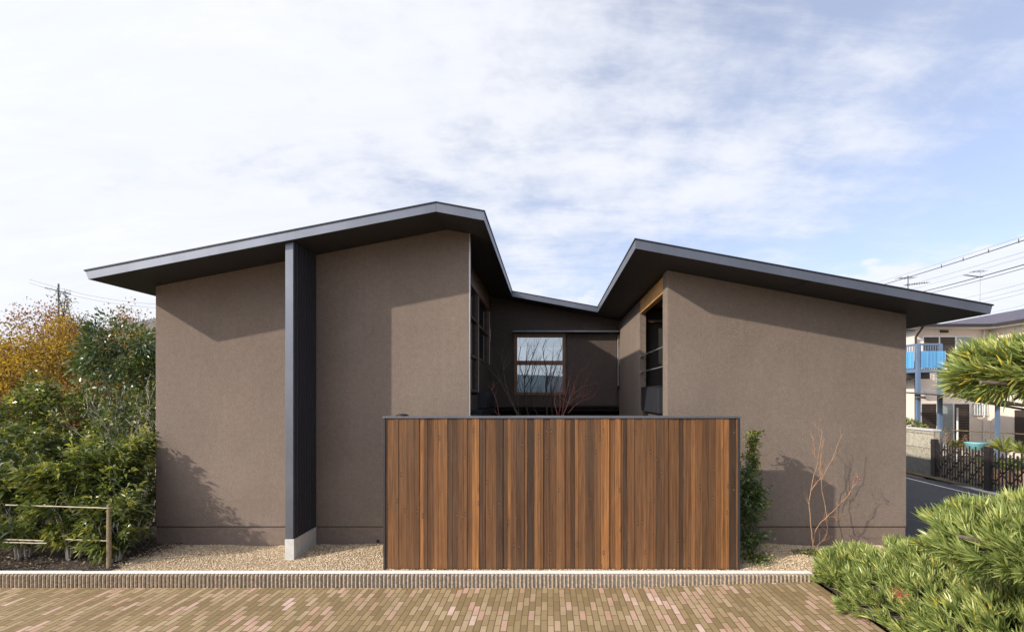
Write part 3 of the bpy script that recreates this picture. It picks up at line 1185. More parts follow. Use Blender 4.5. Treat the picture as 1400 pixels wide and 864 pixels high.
def shrub(name, label, cat, base, h, rx, ry, n, material, L=0.10, Wd=0.032, stems=5, stem_mat='bark', zlow=0.25, group=None, bright=0.0, droop=0.25, whorl=7, seed=0):
    """leafy multi-stem shrub: leaves sit in whorls along upright shoots"""
    random.seed(seed); 
    x, y, z = base
    t = thing(name, label, cat, base, group)
    mb = MB()
    tips = []
    for s in range(stems):
        a = 2 * math.pi * s / stems + random.uniform(-0.4, 0.4)
        q = Vector((x + math.cos(a) * rx * 0.12, y + math.sin(a) * ry * 0.12, z - 0.05))
        lean = Vector((math.cos(a) * rx * 0.35 / h, math.sin(a) * ry * 0.35 / h, 1))
        grow(mb, tips, q, lean, h * 0.30, 0.012 + 0.006 * h / 2, 0, 2, 0.40, 0.45, 3, 4, 0.12, 5, 0.62)
    mb.build('stems', M[stem_mat], t)
    # leafy shoots filling an uneven volume
    per = 13
    ns = int(n * 0.62) // per
    lobes = [(np.array([x + random.uniform(-.6, .6) * rx, y + random.uniform(-.6, .6) * ry, z + h * random.uniform(zlow + 0.08, 0.80)]),
              np.array([rx, ry, h * 0.32]) * random.uniform(0.28, 0.55)) for _ in range(15)]
    S = []
    for k in range(ns):
        c, r = lobes[random.randrange(len(lobes))]
        d = np.array([random.gauss(0, 1) for _ in range(3)])
        d /= np.linalg.norm(d)
        S.append(c + d * r * (0.35 + 0.7 * random.random()))
    S = np.array(S)
    S[:, 2] = np.maximum(S[:, 2], z + 0.12 + 0.2 * RNG.random(len(S)))
    out = unit((S - np.array([x, y, z + h * 0.4])) * np.array([1 / rx, 1 / ry, 1.0 / h]))
    axis = unit(out * 0.55 + np.array([0, 0, 0.75]) + RNG.normal(size=S.shape) * 0.35)
    slen = (0.16 + 0.26 * RNG.random(len(S)) ** 2)[:, None]
    tone = RNG.random(len(S)) ** 1.2 * 0.62
    P, D, T, SC_ = [], [], [], []
    r1 = unit(np.cross(axis, RNG.normal(size=S.shape)))
    r2 = np.cross(axis, r1)
    for w in range(per):
        k = w / (per - 1)
        an = w * 2.4
        rr = r1 * math.cos(an) + r2 * math.sin(an)
        P.append(S + axis * slen * (k - 0.35) - np.array([0, 0, 1]) * slen * 0.18 * k * k)
        D.append(unit(rr * (1.05 - 0.6 * k) + axis * (0.35 + 0.6 * k) + RNG.normal(size=S.shape) * 0.15))
        T.append(tone + 0.05 + bright + 0.40 * k * RNG.random(len(S)))
        SC_.append(np.full(len(S), 1.0 - 0.35 * abs(k - 0.5)))
    P = np.concatenate(P); D = np.concatenate(D); T = np.concatenate(T); SC_ = np.concatenate(SC_)
    Ls = L * SC_ * (0.7 + 0.75 * RNG.random(len(P)))
    leaf_part('foliage', P, D, Ls, Ls * Wd / L, T, M[material], t, droop + 0.15)
    return t


HG = 'hedge shrubs behind the bamboo rail'
hedge = [
    # u_base, depth, height, rx, ry, n, mat, bright, label
    (-40, 7.35, 1.95, .62, .52, 8200, 'lf_green', .12, 'dark green hedge shrub at the left picture edge, behind the rail post'),
    (31, 7.25, 1.62, .52, .46, 8200, 'lf_green', .15, 'deep green hedge shrub on a bare pale stem above the double lower rail'),
    (100, 7.20, 1.75, .50, .44, 9200, 'lf_yg', .05, 'yellow-green hedge shrub with long drooping leaves over the top rail'),
    (136, 7.30, 1.85, .46, .44, 8600, 'lf_yg', -.02, 'mid-green bushy hedge shrub directly left of the round end post'),
    (158, 7.10, 1.20, .30, .34, 5500, 'lf_green', .12, 'small dark hedge shrub directly right of the round end post'),
    (172, 7.85, 1.95, .42, .42, 8600, 'lf_green', .2, 'dark green shrub touching the left corner of the stucco wall'),
]
for i, (u, d, h, rx, ry, n, m_, br, lab) in enumerate(hedge):
    p = px(u, 540, d)
    shrub('hedge_shrub', lab, 'shrub', (p.x, d, 0.0), h, rx * 1.12, ry, n, m_, 0.115, 0.034, 5, 'bark_pale', 0.1, HG, br, 0.25, 7, 20 + i)

# second row: taller shrubs behind
for i, (u, d, h, rx, n, m_, br, lab) in enumerate([
    (70, 9.6, 3.05, .66, 9000, 'lf_yg', .0, 'bright green upright shrub rising behind the hedge under the orange maple'),
    (-25, 9.2, 2.60, .85, 9500, 'lf_green', .2, 'broad dark green shrub with a few yellow leaves at the far left edge'),
    (25, 8.5, 2.15, .70, 8000, 'lf_green', .2, 'rounded green shrub behind the hedge shrub above the double lower rail'),
    (128, 9.0, 2.2, .75, 9000, 'lf_green', .15, 'low dark shrub between the hedge and the glossy tree'),
    (195, 11.5, 2.6, .85, 8000, 'lf_green', .05, 'shaded dark shrub under the glossy tree beside the house wall'),
]):
    p = px(u, 540, d)
    shrub('garden_shrub', lab, 'shrub', (p.x, d, 0.0), h, rx, rx * 0.9, n, m_, 0.105, 0.036, 5, 'bark', 0.1, 'taller shrubs behind the hedge', br, 0.2, 7, 40 + i)


def tree(name, label, cat, base, trunk_h, crown, n, material, L, Wd, r=0.08, levels=4, spread=0.6, bark='bark_dark', tipshare=0.5, tint=(0.0, 1.0), up=0.25, seed=1, length=None, nchild=3, sub_=22, scatter=0.16, group=None, inner=0.35):
    """trunk with limbs; crown = ellipsoids of leaf clumps + leaves around twig tips"""
    random.seed(seed)
    t = thing(name, label, cat, base, group)
    mb = MB(); tips = []
    b = Vector(base) - Vector((0, 0, 0.3))
    grow(mb, tips, b, (random.uniform(-.1, .1), random.uniform(-.1, .1), 1), length or trunk_h, r, 0, levels, spread, up, nchild, 5, 0.10, 7, 0.72, 0.6)
    mb.build('trunk', M[bark], t)
    P, D, T = [], [], []
    if crown:
        n1 = int(n * (1 - tipshare))
        p, d, idx = clumpy(n1, crown, inner, sub_)
        tone = RNG.random(idx.max() + 1)
        P.append(p); D.append(d); T.append(tone[idx] * 0.6 + 0.4 * RNG.random(len(p)))
    n2 = int(n * tipshare)
    if n2 and tips:
        tp = np.array([q[0] for q in tips]); td = np.array([q[1] for q in tips])
        idx = RNG.integers(0, len(tp), n2)
        p = tp[idx] + RNG.normal(size=(n2, 3)) * scatter
        P.append(p)
        D.append(unit(td[idx] * 0.5 + RNG.normal(size=(n2, 3)) * 0.7))
        tone = RNG.random(len(tp))
        T.append(tone[idx] * 0.5 + 0.5 * RNG.random(n2))
    P = np.concatenate(P); D = np.concatenate(D); T = np.concatenate(T)
    T = tint[0] + T * (tint[1] - tint[0])
    Ls = L * (0.6 + 0.7 * RNG.random(len(P)))
    leaf_part('crown', P, D, Ls, Ls * Wd / L, T, M[material], t, 0.15)
    return t


# glossy evergreen beside the house
p = px(170, 540, 10.2)
cx_, cy_ = p.x, 10.2
tree('glossy_evergreen_tree', 'rounded glossy evergreen tree on pale bare stems left of the house', 'tree', (cx_, cy_, 0), 1.5,
     [((cx_ + .0, cy_, 3.22), (.75, .7, .62)), ((cx_ + .55, cy_ + .1, 2.75), (.55, .6, .60)), ((cx_ - .4, cy_, 2.85), (.45, .5, .42)), ((cx_ + .7, cy_, 2.1), (.35, .4, .45))],
     9500, 'lf_glossy', 0.085, 0.036, 0.05, 3, 0.5, 'bark_pale', 0.1, (0, 1), 0.4, 5, 1.35, 3, 34)
# pale twiggy stems near the wall corner
random.seed(12)
t = thing('pale_stemmed_shrub', 'tall twiggy shrub with whitish bare stems near the left wall corner', 'shrub', tuple(px(190, 540, 8.9))[:2] + (0,))
mb = MB(); tips = []
for s in range(7):
    q = px(186 + s * 4, 700, 8.9); q.z = -0.1; q.y += random.uniform(-.2, .2)
    grow(mb, tips, q, (random.uniform(-.25, .2), random.uniform(-.2, .2), 1), 1.45, 0.017, 0, 2, 0.45, 0.3, 3, 6, 0.13, 5, 0.55)
mb.build('stems', M['bark_pale'], t)
tp = np.array([q[0] for q in tips]); n = 1100
idx = RNG.integers(0, len(tp), n)
leaf_part('foliage', tp[idx] + RNG.normal(size=(n, 3)) * 0.08, unit(RNG.normal(size=(n, 3)) + np.array([0, 0, .3])), 0.08, 0.03, RNG.random(n), M['lf_green'], t)

# orange maple, far left
p = px(22, 540, 14)
mx, my = p.x, 14
tree('orange_maple_tree', 'yellow-orange autumn maple with dark limbs at the far left', 'tree', (mx, my, 0), 2.0,
     [((mx, my, 3.2), (1.9, 1.6, 1.1)), ((mx + 1.1, my + .3, 2.7), (1.3, 1.2, .9)), ((mx - 1.0, my, 3.6), (1.3, 1.2, 1.0))],
     13000, 'lf_orange', 0.085, 0.055, 0.19, 5, 0.62, 'bark_dark', 0.5, (0, .8), 0.28, 3, 1.95, 3, 40, 0.14)
# second, redder maple top behind
p = px(55, 540, 17)
mx, my = p.x, 17
tree('rust_maple_tree', 'sparse rust-red maple whose thin top stands against the sky at left', 'tree', (mx, my, 0), 2.4,
     [((mx, my, 4.2), (2.0, 1.6, .9))], 8000, 'lf_rust', 0.075, 0.045, 0.13, 5, 0.6, 'bark_dark', 0.75, (0, 1), 0.35, 8, 1.95, 3, 40, 0.13)
# brown-orange mass between
for i, (u, d, top, rx, mm, lab) in enumerate([
    (120, 16, 4.0, 1.7, 'lf_orange', 'golden autumn tree between the orange maple and the glossy evergreen'),
    (165, 19, 4.9, 2.1, 'lf_brown', 'brown autumn tree with bare twig tips above the glossy evergreen'),
    (205, 17, 4.4, 1.7, 'lf_brown', 'brownish autumn tree directly beside the left roof corner'),
    (95, 13.0, 2.75, 1.3, 'lf_brown', 'low brown-gold tree under the golden autumn tree'),
]):
    p = px(u, 540, d)
    mx = p.x
    tree('autumn_tree', lab, 'tree', (mx, d, 0), 2.2,
         [((mx, d, top * .66), (rx, rx, top * .25)), ((mx + rx * .5, d, top * .55), (rx * .7, rx * .7, top * .2)), ((mx - rx * .5, d, top * .6), (rx * .7, rx * .7, top * .2))],
         13000, mm, 0.085, 0.055, 0.11, 4, 0.5, 'bark_dark', 0.3, (0, .8) if mm == 'lf_orange' else (0, 1), 0.45, 60 + i, top * .40, 3, 34, 0.22, 'autumn trees in the left background')
# conifer
p = px(110, 540, 22)
tree('dark_conifer', 'dark grey-green conifer poking up between the autumn trees', 'tree', (p.x, 22, 0), 3,
     [((p.x, 22, 4.3), (.9, .9, 1.1)), ((p.x, 22, 5.0), (.5, .5, .7))], 7000, 'lf_conifer', 0.14, 0.03, 0.12, 2, 0.4, 'bark_dark', 0.2, (0, 1), 0.5, 4, 3.2, 3, 30)
# bare twigged tree against the sky
random.seed(31)
p = px(160, 540, 20)
t = thing('bare_tree', 'leafless tree with thin grey twigs against the sky left of the roof', 'tree', (p.x, 20, 0))
mb = MB(); tips = []
grow(mb, tips, (p.x, 20, -.3), (0.05, 0, 1), 2.6, 0.10, 0, 5, 0.45, 0.4, 3, 5, 0.1, 5, 0.68)
mb.build('trunk', M['bark'], t)

# far wood closing the view on the left (a single mass)
n = 30000
xs = RNG.uniform(-75, -14, n); ys = 34 + RNG.random(n) * 8
top = 4.3 + 1.2 * np.sin(xs * 0.45) + 0.7 * np.sin(xs * 1.1 + 1)
zs = -0.3 + top * RNG.random(n) ** 0.7
P = np.stack([xs, ys, zs], 1)
D = unit(RNG.normal(size=(n, 3)))
quads_object('far_wood', leaves(P, D, 0.55, 0.4, 0, .2), RNG.random(n), M['lf_brown'], kind='stuff')

# ---- bamboo rail fence on the left
rail = thing('bamboo_rail_fence', 'low bamboo rail fence on round wooden posts along the hedge at left', 'fence', (-6.4, 6.79, 0))
for u in (149, -3):
    p = px(u, 777, 6.80)
    b = MB()
    b.tube([(p.x, 6.80, -0.1), (p.x, 6.80, 0.4), (p.x + 0.003, 6.80, 0.85)], [0.028, 0.027, 0.026], 10)
    b.build('post', M['post_wood'], rail, smooth=False)
for (u0, v0, u1, v1) in ((8, 690, 152, 694.5), (4, 737, 60, 739), (2, 741, 64, 742.5), (90, 737, 148, 739)):
    a = px(u0, v0, 6.77); c = px(u1, v1, 6.77)
    if u1 < 150:
        a = px(u0, v0, 6.82); c = px(u1, v1, 6.82)
    b = MB()
    nseg = 14
    pts, rd = [], []
    for i in range(nseg + 1):
        q = a.lerp(c, i / nseg)
        pts.append(q + Vector((0, 0, random.uniform(-.002, .002)))); rd.append(0.0085 if i % 3 else 0.0105)
    b.tube(pts, rd, 8)
    b.build('rail', M['bamboo'], rail)
a = px(158, 695, 6.9); c = px(184, 695.5, 7.1)
b = MB(); b.tube([a, c], 0.011, 8); b.build('rail', M['bamboo'], rail)

# ---- shrub at the right end of the timber screen
t = shrub('slender_shrub', 'slender dark green shrub squeezed beside the right end of the timber screen', 'shrub', ((1027 - 750) / F * 7.35, 7.35, 0), 1.45, .20, .22, 6500, 'lf_glossy', .075, .022, 4, 'bark', 0.0, None, 0.0, 0.2, 6, 77)
random.seed(5)
tb = (1032 - 750) / F * 7.35
P = []
for k in range(90):
    z = 1.15 + 0.62 * random.random()
    P.append((tb - .03 + random.gauss(0, .045) + 0.10 * max(0, z - 1.6) / .2 * random.random(), 7.38 + random.gauss(0, .05), z))
P = np.array(P * 6) + RNG.normal(size=(540, 3)) * 0.015
leaf_part('upper_foliage', P, unit(RNG.normal(size=P.shape) + np.array([0, 0, .3])), 0.075, 0.024, RNG.random(len(P)) * .6 + .25, M['lf_yg'], t, .2)
b = MB(); b.tube([(tb - .03, 7.38, 0), (tb - .05, 7.38, .7), (tb - .02, 7.38, 1.3), (tb + .02, 7.38, 1.72)], [.010, .009, .006, .003], 6)
b.build('stems', M['bark'], t)

# ---- coral bark maple by the right wall
def poly_tree(name, label, cat, base, mains, material, depth, r0=0.016, twig=0.16, ntw=5, seed=3, tipmat=None, group=None, lev=1, yw=.10):
    """mains: list of (pixel polylines, radius scale); twigs grow from the mains"""
    random.seed(seed)
    t = thing(name, label, cat, base, group)
    mb = MB(); tips = []
    for pts, rs in mains:
        q = []
        for i, (u, v) in enumerate(pts):
            w = px(u, v, depth + yw * math.sin(i * 1.1 + rs * 9))
            q.append(w)
        # resample with slight wobble
        fine = []
        for i in range(len(q) - 1):
            for k in range(3):
                w = q[i].lerp(q[i + 1], k / 3)
                if k:
                    w += Vector((random.gauss(0, .004), random.gauss(0, .006), random.gauss(0, .004)))
                fine.append(w)
        fine.append(q[-1])
        m = len(fine)
        rad = [r0 * rs * (1 - 0.78 * i / (m - 1)) + 0.0012 for i in range(m)]
        mb.tube(fine, rad, 6, cap=False)
        for k in range(ntw):
            i = random.randint(m // 3, m - 1)
            d = (fine[min(i + 1, m - 1)] - fine[max(0, i - 1)]).normalized()
            d = (d + Vector((random.gauss(0, .5), random.gauss(0, .5), random.gauss(.2, .3)))).normalized()
            grow(mb, tips, fine[i], d, twig * random.uniform(.6, 1.3), max(0.0018, rad[i] * .5), 1, 1 + lev, 0.45, 0.35, 3, 4, 0.12, 3, 0.7)
    mb.build('branches', M[material], t)
    return t, tips


mains = [
    ([(1113, 757), (1110, 735), (1108, 712), (1106, 690), (1109, 668), (1113, 648), (1118, 628), (1121, 610), (1124, 590)], 1.0),
    ([(1111, 745), (1114, 728), (1121, 715), (1131, 706), (1142, 696), (1153, 684), (1162, 672), (1172, 660)], .85),
    ([(1131, 706), (1128, 690), (1124, 672), (1123, 655), (1131, 640), (1140, 622), (1146, 605), (1151, 594)], .7),
    ([(1109, 670), (1116, 660), (1122, 652), (1120, 640), (1115, 625), (1112, 605), (1110, 596)], .6),
    ([(1112, 757), (1118, 745), (1127, 738), (1131, 727), (1131, 720)], .45),
    ([(1124, 655), (1121, 640), (1123, 620), (1127, 600)], .5),
    ([(1131, 706), (1140, 707), (1143, 708)], .25),
]
coral, tips = poly_tree('coral_bark_maple', 'bare young maple with orange-red bark before the right stucco wall', 'tree', tuple(px(1112, 540, 7.48))[:2] + (0,), mains, 'bark_coral', 7.48, .0062, .13, 9, 3, yw=.03)
tp = np.array([(q[0].x, q[0].y, q[0].z) for q in tips]); n = 120
idx = RNG.integers(0, len(tp), n)
M['lf_red'] = m_leaf('dry_red_leaf', [(0, (.3, .08, .05)), (1, (.45, .2, .1))], .6, .3)
cpt = np.array(px(1173, 653, 7.48))
P = np.concatenate([tp[idx][:45], cpt + RNG.normal(size=(26, 3)) * 0.04])
leaf_part('dry_leaves', P, unit(RNG.normal(size=P.shape) - np.array([0, 0, .4])), .028, .016, RNG.random(len(P)), M['lf_red'], coral)

# ground cover tufts at its foot
for i, (u, v, nn_) in enumerate(((1105, 757, 260), (1122, 760, 160))):
    d = 2.3 * F / (v - 540)
    p = px(u, v, d)
    t = thing('ground_cover_plant', ['low dark green ground cover left of the coral-bark trunk', 'tiny green ground cover right of the coral-bark trunk'][i], 'plant', (p.x, d, 0), 'ground cover at the foot of the bare maple')
    P = np.array([p.x, d, 0.02]) + RNG.normal(size=(nn_, 3)) * np.array([.10, .05, .008])
    leaf_part('foliage', P, unit(RNG.normal(size=P.shape) + np.array([0, 0, .6])), .045, .016, RNG.random(nn_), M['lf_green'], t)
# low sprigs under the slender shrub
t = thing('ground_cover_plant', 'creeping green sprigs under the slender shrub beside the screen', 'plant', (px(1030, 540, 7.0).x, 7.05, 0), 'ground cover at the foot of the bare maple')
P = np.array([px(1033, 540, 7.05).x, 7.05, 0.05]) + RNG.normal(size=(500, 3)) * np.array([.11, .10, .035])
leaf_part('foliage', P, unit(RNG.normal(size=P.shape) + np.array([0, 0, .5])), .05, .018, RNG.random(500), M['lf_green'], t)

# ---- courtyard trees (multi-stem, bare)
CG = 'bare young trees in the courtyard'


def down(pts, n=3):
    """continue the first stem point down to the courtyard ground"""
    u, v = pts[0]
    return [(u + 2, 700), (u + 1, 630)] + pts


poly_tree('bare_courtyard_tree', 'leaning bare tree with grey stems in front of the left courtyard glazing', 'tree', tuple(px(707, 540, 10.6))[:2] + (0,),
          [(down([(707, 566), (695, 543), (684, 522), (671, 507), (664, 497)]), 1.0),
           (down([(709, 566), (708, 550), (706, 535), (708, 520)]), .7),
           ([(695, 543), (690, 520), (688, 500), (684, 484)], .5),
           ([(684, 522), (690, 505), (697, 492)], .4)], 'bark', 10.6, .018, .30, 5, 11, group=CG)
poly_tree('bare_courtyard_tree', 'small bare tree with reddish tips beside the dark metal box', 'tree', tuple(px(682, 540, 10.0))[:2] + (0,),
          [(down([(682, 567), (678, 546), (672, 533), (667, 527)]), .9), ([(672, 533), (676, 528), (674, 522)], .5)], 'bark_red', 10.0, .013, .12, 3, 12, group=CG)
poly_tree('bare_courtyard_tree', 'slim forked bare tree before the left half of the courtyard window', 'tree', tuple(px(720, 540, 11.2))[:2] + (0,),
          [(down([(722, 567), (719, 551), (717, 535), (717, 518), (711, 504), (709, 490), (712, 474)]), 1.0),
           ([(717, 518), (723, 505), (727, 490), (733, 476), (737, 468)], .7),
           ([(718, 530), (727, 514), (732, 500), (734, 488)], .5),
           ([(717, 518), (719, 500), (720, 484), (722, 468)], .6),
           ([(735, 567), (728, 555), (722, 545)], .5)], 'bark_dark', 11.2, .018, .28, 6, 13, group=CG)
poly_tree('bare_courtyard_tree', 'upright bare tree before the right half of the courtyard window', 'tree', tuple(px(750, 540, 11.0))[:2] + (0,),
          [(down([(748, 567), (747, 545), (746, 525), (748, 508), (744, 492), (742, 476), (746, 464)]), 1.0),
           (down([(755, 567), (755, 545), (753, 525), (758, 505), (764, 488), (768, 472)]), .8),
           ([(746, 525), (752, 510), (755, 495), (757, 478)], .5),
           ([(748, 560), (742, 550), (737, 542), (730, 530)], .5),
           ([(755, 540), (762, 520), (766, 505), (768, 492)], .5)], 'bark_dark', 11.0, .018, .28, 6, 14, group=CG)
t, tips = poly_tree('bare_courtyard_tree', 'red-twigged bare maple right of the courtyard window', 'tree', tuple(px(772, 540, 10.4))[:2] + (0,),
          [(down([(770, 567), (776, 552), (781, 540), (786, 524), (791, 512), (796, 503)]), 1.0),
           (down([(764, 567), (766, 550), (765, 535), (769, 520), (772, 508)]), .8),
           (down([(768, 567), (771, 548), (776, 530), (779, 515)]), .8),
           ([(776, 565), (784, 556), (792, 550), (799, 547)], .5),
           ([(781, 540), (790, 533), (797, 529)], .4),
           ([(776, 552), (786, 545), (795, 541), (801, 540)], .4),
           ([(762, 567), (758, 550), (760, 535), (757, 522)], .6)], 'bark_red', 10.4, .014, .22, 7, 15, group=CG)

# ------------------------------------------------------------------ podocarpus (strap-leaved evergreen)
PODO = [(0.0, (0.03, 0.06, 0.014)), (0.3, (0.12, 0.175, 0.045)), (0.65, (0.31, 0.37, 0.11)), (0.92, (0.55, 0.56, 0.22)), (1.0, (0.62, 0.50, 0.07))]
M['podo'] = m_leaf('strap_leaf', PODO, 0.34, 0.12, 0.6)


def strap_pad(c, r, ntuft, nb, L, Wd, parent, name='foliage', zmin=-0.3, lean=(0, 0, .5), yellow=.02, rim=1.0):
    c = np.array(c, float); r = np.array(r, float)
    d = unit(RNG.normal(size=(ntuft * 3, 3)))
    d = d[d[:, 2] > zmin][:ntuft]
    lump = 1 + 0.10 * np.sin(d[:, 0] * 9 + c[0]) * np.sin(d[:, 1] * 8) + 0.07 * np.sin(d[:, 2] * 14 + d[:, 0] * 11)
    k = (0.80 + 0.2 * RNG.random(len(d)) ** 0.5) * lump
    S = c + d * r * k[:, None]
    nrm = unit(d / r)
    ax = unit(nrm * 0.65 * rim + np.array(lean) + RNG.normal(size=d.shape) * 0.22)
    m = len(S)
    out, T = [], []
    tone = RNG.random(m) * 0.40 + 0.08
    for j in range(nb):
        side = unit(np.cross(ax, RNG.normal(size=ax.shape)))
        e = 0.10 + 0.62 * RNG.random(m)[:, None] ** 1.1
        D = unit(ax + side * e)
        base = S - ax * (0.35 * L * RNG.random(m)[:, None])
        l = (L * (0.6 + 0.5 * RNG.random(m)))[:, None]
        w = (Wd * (0.75 + 0.5 * RNG.random(m)))[:, None]
        B = unit(np.cross(D, RNG.normal(size=D.shape)))
        bend = unit(np.cross(B, D)) * l * RNG.uniform(-.05, .05, (m, 1))
        mid = base + D * l * 0.5 + bend
        tip = base + D * l
        a1 = np.stack([base - B * w * .22, base + B * w * .22, mid + B * w * .5, mid - B * w * .5], 1)
        a2 = np.stack([mid - B * w * .5, mid + B * w * .5, tip + B * w * .06, tip - B * w * .06], 1)
        out += [a1, a2]
        tt = tone + 0.50 * RNG.random(m)
        tt = np.where(RNG.random(m) < yellow, 1.0, tt)
        T += [tt, tt]
    V = np.concatenate(out); T = np.concatenate(T)
    o = quads_object(name, V, np.clip(T, 0, 1), M['podo'], parent)
    # inner twigs reaching the tufts
    tw = MB()
    for i in range(0, m, 2):
        q = Vector(S[i]); a = Vector(ax[i])
        inn = Vector(c + (S[i] - c) * 0.72)
        tw.tube([inn, q - a * L * .2], [0.006, 0.004], 4, cap=False)
    tw.build('twigs', M['bark'], parent, kind='stuff')
    # dark inner leaf mass, smaller and denser, still leaves
    return o


# cloud-pruned tree right
ptree = thing('cloud_pruned_evergreen', 'cloud-pruned evergreen with strap-like leaves in tiered pads at the right edge', 'tree', (4.3, 3.5, -0.06))
b = MB()
b.tube([(4.3, 3.5, -.2), (4.25, 3.55, .4), (4.35, 3.6, 1.0), (4.2, 3.5, 1.6), (4.1, 3.4, 2.1), (3.9, 3.3, 2.45)], [.10, .09, .08, .07, .055, .03], 10)
b.tube([(4.33, 3.6, .9), (4.0, 3.8, 1.0), (3.6, 3.9, 1.12), (3.2, 4.0, 1.2)], [.05, .04, .028, .015], 8)
b.tube([(4.1, 3.4, 2.1), (3.7, 3.3, 2.3), (3.2, 3.25, 2.36), (2.7, 3.2, 2.38)], [.045, .032, .022, .01], 8)
b.tube([(4.33, 3.6, .9), (4.0, 3.2, 1.0), (3.7, 3.0, 1.1)], [.05, .035, .015], 8)
b.build('trunk', M['bark'], ptree)
strap_pad((3.76, 3.25, 2.44), (0.96, 0.75, 0.25), 1350, 22, .160, .0135, ptree, 'upper_pad', -0.50, (-.55, -.15, .25), .06)
strap_pad((4.42, 3.95, 1.08), (1.20, 1.0, 0.36), 1800, 22, .155, .0135, ptree, 'middle_pad', -0.45, (-.35, -.15, .55), .012)
strap_pad((4.0, 3.3, 0.50), (0.50, 0.6, 0.22), 300, 20, .165, .0165, ptree, 'lower_pad', -0.35, (-.3, -.1, .5), .02)

mound = thing('evergreen_mound', 'low spreading mound of strap-leaved evergreen overhanging the brick paving', 'shrub', (4.4, 5.2, -0.06))
b = MB()
for a in range(8):
    an = a * .8
    b.tube([(4.4, 5.0, -.1), (4.4 + .5 * math.cos(an), 5.0 + .6 * math.sin(an), .2), (4.4 + .85 * math.cos(an), 5.0 + 1.0 * math.sin(an), .32)], [.04, .03, .012], 6)
b.build('stems', M['bark'], mound)
strap_pad((4.50, 5.25, -0.02), (1.14, 1.60, 0.62), 2500, 20, .145, .0130, mound, 'foliage', -0.05, (-.25, -.1, .6), .02)
strap_pad((4.0, 4.3, 0.0), (0.62, 0.75, 0.62), 560, 18, .16, .0155, mound, 'foliage', -0.05, (-.25, -.1, .55), .03)
strap_pad((3.88, 6.42, -0.03), (0.44, 0.46, 0.38), 520, 18, .145, .014, mound, 'foliage', -0.05, (-.25, -.1, .6), .02)
# one withered red tuft
P = np.tile(np.array(px(1236, 811, 4.75)) , (16, 1))
D = unit(np.array([-.5, -.4, .3]) + RNG.normal(size=(16, 3)) * .55)
leaf_part('withered_tuft', P, D, .13, .013, RNG.random(16), M['lf_red'], mound)

# ================================================================== NEIGHBOUR (right)
M['cream'] = simple('cream_render', (0.68, 0.60, 0.53), 0.85, 0, 0.06, 2, 0.3, 60)
M['siding'] = simple('white_siding', (0.66, 0.63, 0.60), 0.8, 0, 0.05, 2)
M['tiles'] = None
m, t_, p_ = mat('purple_grey_tiles')
tc = t_.new('ShaderNodeTexCoord')
wv = t_.new('ShaderNodeTexWave'); wv.inputs['Scale'].default_value = 4.0; wv.bands_direction = 'Y'
t_.link(tc.outputs['Object'], wv.inputs['Vector'])
wv2 = t_.new('ShaderNodeTexWave'); wv2.inputs['Scale'].default_value = 3.0; wv2.bands_direction = 'X'
t_.link(tc.outputs['Object'], wv2.inputs['Vector'])
t_.link(t_.ramp(t_.noise(tc.outputs['Object'], 3, 4), [(.3, (.085, .07, .095)), (.7, (.13, .11, .14))]), p_.inputs['Base Color'])
p_.inputs['Roughness'].default_value = 0.45
t_.link(t_.bump(t_.math('ADD', wv.outputs['Fac'], wv2.outputs['Fac']), .8, .04), p_.inputs['Normal'])
M['tiles'] = m
M['blue_steel'] = m_metal('blue_grey_painted_steel', (0.11, 0.17, 0.27), 0.45, 0.1)
M['black_pl'] = simple('dark_gutter', (0.03, 0.026, 0.026), 0.5)
M['shutter'] = simple('brown_shutter', (0.045, 0.032, 0.028), 0.6)
M['white_al'] = simple('white_aluminium', (0.7, 0.7, 0.7), 0.4)
m, t_, p_ = mat('blue_translucent_sheet')
tc = t_.new('ShaderNodeTexCoord')
t_.link(t_.ramp(t_.noise(t_.mapping(tc.outputs['Object'], scale=(9, 9, .3)), 2, 3), [(.3, (.04, .19, .40)), (.7, (.09, .32, .56))]), p_.inputs['Base Color'])
p_.inputs['Roughness'].default_value = .35
M['bluesheet'] = m
M['frosted'] = simple('frosted_glass', (0.30, 0.35, 0.37), 0.25, 0, .1)

nb = thing('neighbour_house', 'cream two-storey house with purple-grey tiled roof beyond the street at right', 'house', (16, 20, -.06))
XN = 14.35
b = MB()
b.box(XN, 17.25, 20.0, 20.2, -.3, 4.96)
b.box(XN, XN + .2, 20.201, 29.8, -.3, 4.96)
b.box(17.251, 17.45, 8, 20.2, -.3, 4.96)
b.build('wall', M['cream'], nb)
b = MB()
XA = 14.0


def up(pts, dz):
    return [(x, y, z + dz) for x, y, z in pts]


tri = [(XA, 19.45, 5.0), (16.85, 19.45, 5.0), (20, 26.4, 5.93)]
b.hexa(up(tri, -.07), tri)
q = [(16.851, 8, 5.0), (20, 8, 5.93), (20, 26.39, 5.93), (16.851, 19.46, 5.0)]
b.hexa(up(q, -.07), q)
q = [(XA, 19.46, 5.0), (20, 26.41, 5.93), (20, 30, 5.93), (XA, 30, 5.0)]
b.hexa(up(q, -.07), q)
q = [(20.001, 8, 5.93), (23.5, 8, 5.0), (23.5, 30, 5.0), (20.001, 30, 5.93)]
b.hexa(up(q, -.07), q)
rf = b.build('roof', M['tiles'], nb)
b = MB()
b.box(XA - .1, 16.75, 19.33, 19.445, 4.89, 4.99)
b.box(16.74, 16.845, 8, 19.32, 4.89, 4.99)
b.box(XA - .1, XA - .005, 19.45, 30, 4.89, 4.99)
b.tube([(14.2, 19.4, 4.9), (XN - .08, 19.9, 4.55), (XN - .08, 19.9, 0)], .04, 6)
sub(b, 'gutter', M['black_pl'], rf)
b = MB()
b.box(XA + .0, 16.84, 19.46, 19.99, 4.86, 4.925)
b.box(16.86, 17.24, 8, 19.9, 4.86, 4.925)
sub(b, 'eave_soffit', M['siding'], rf)


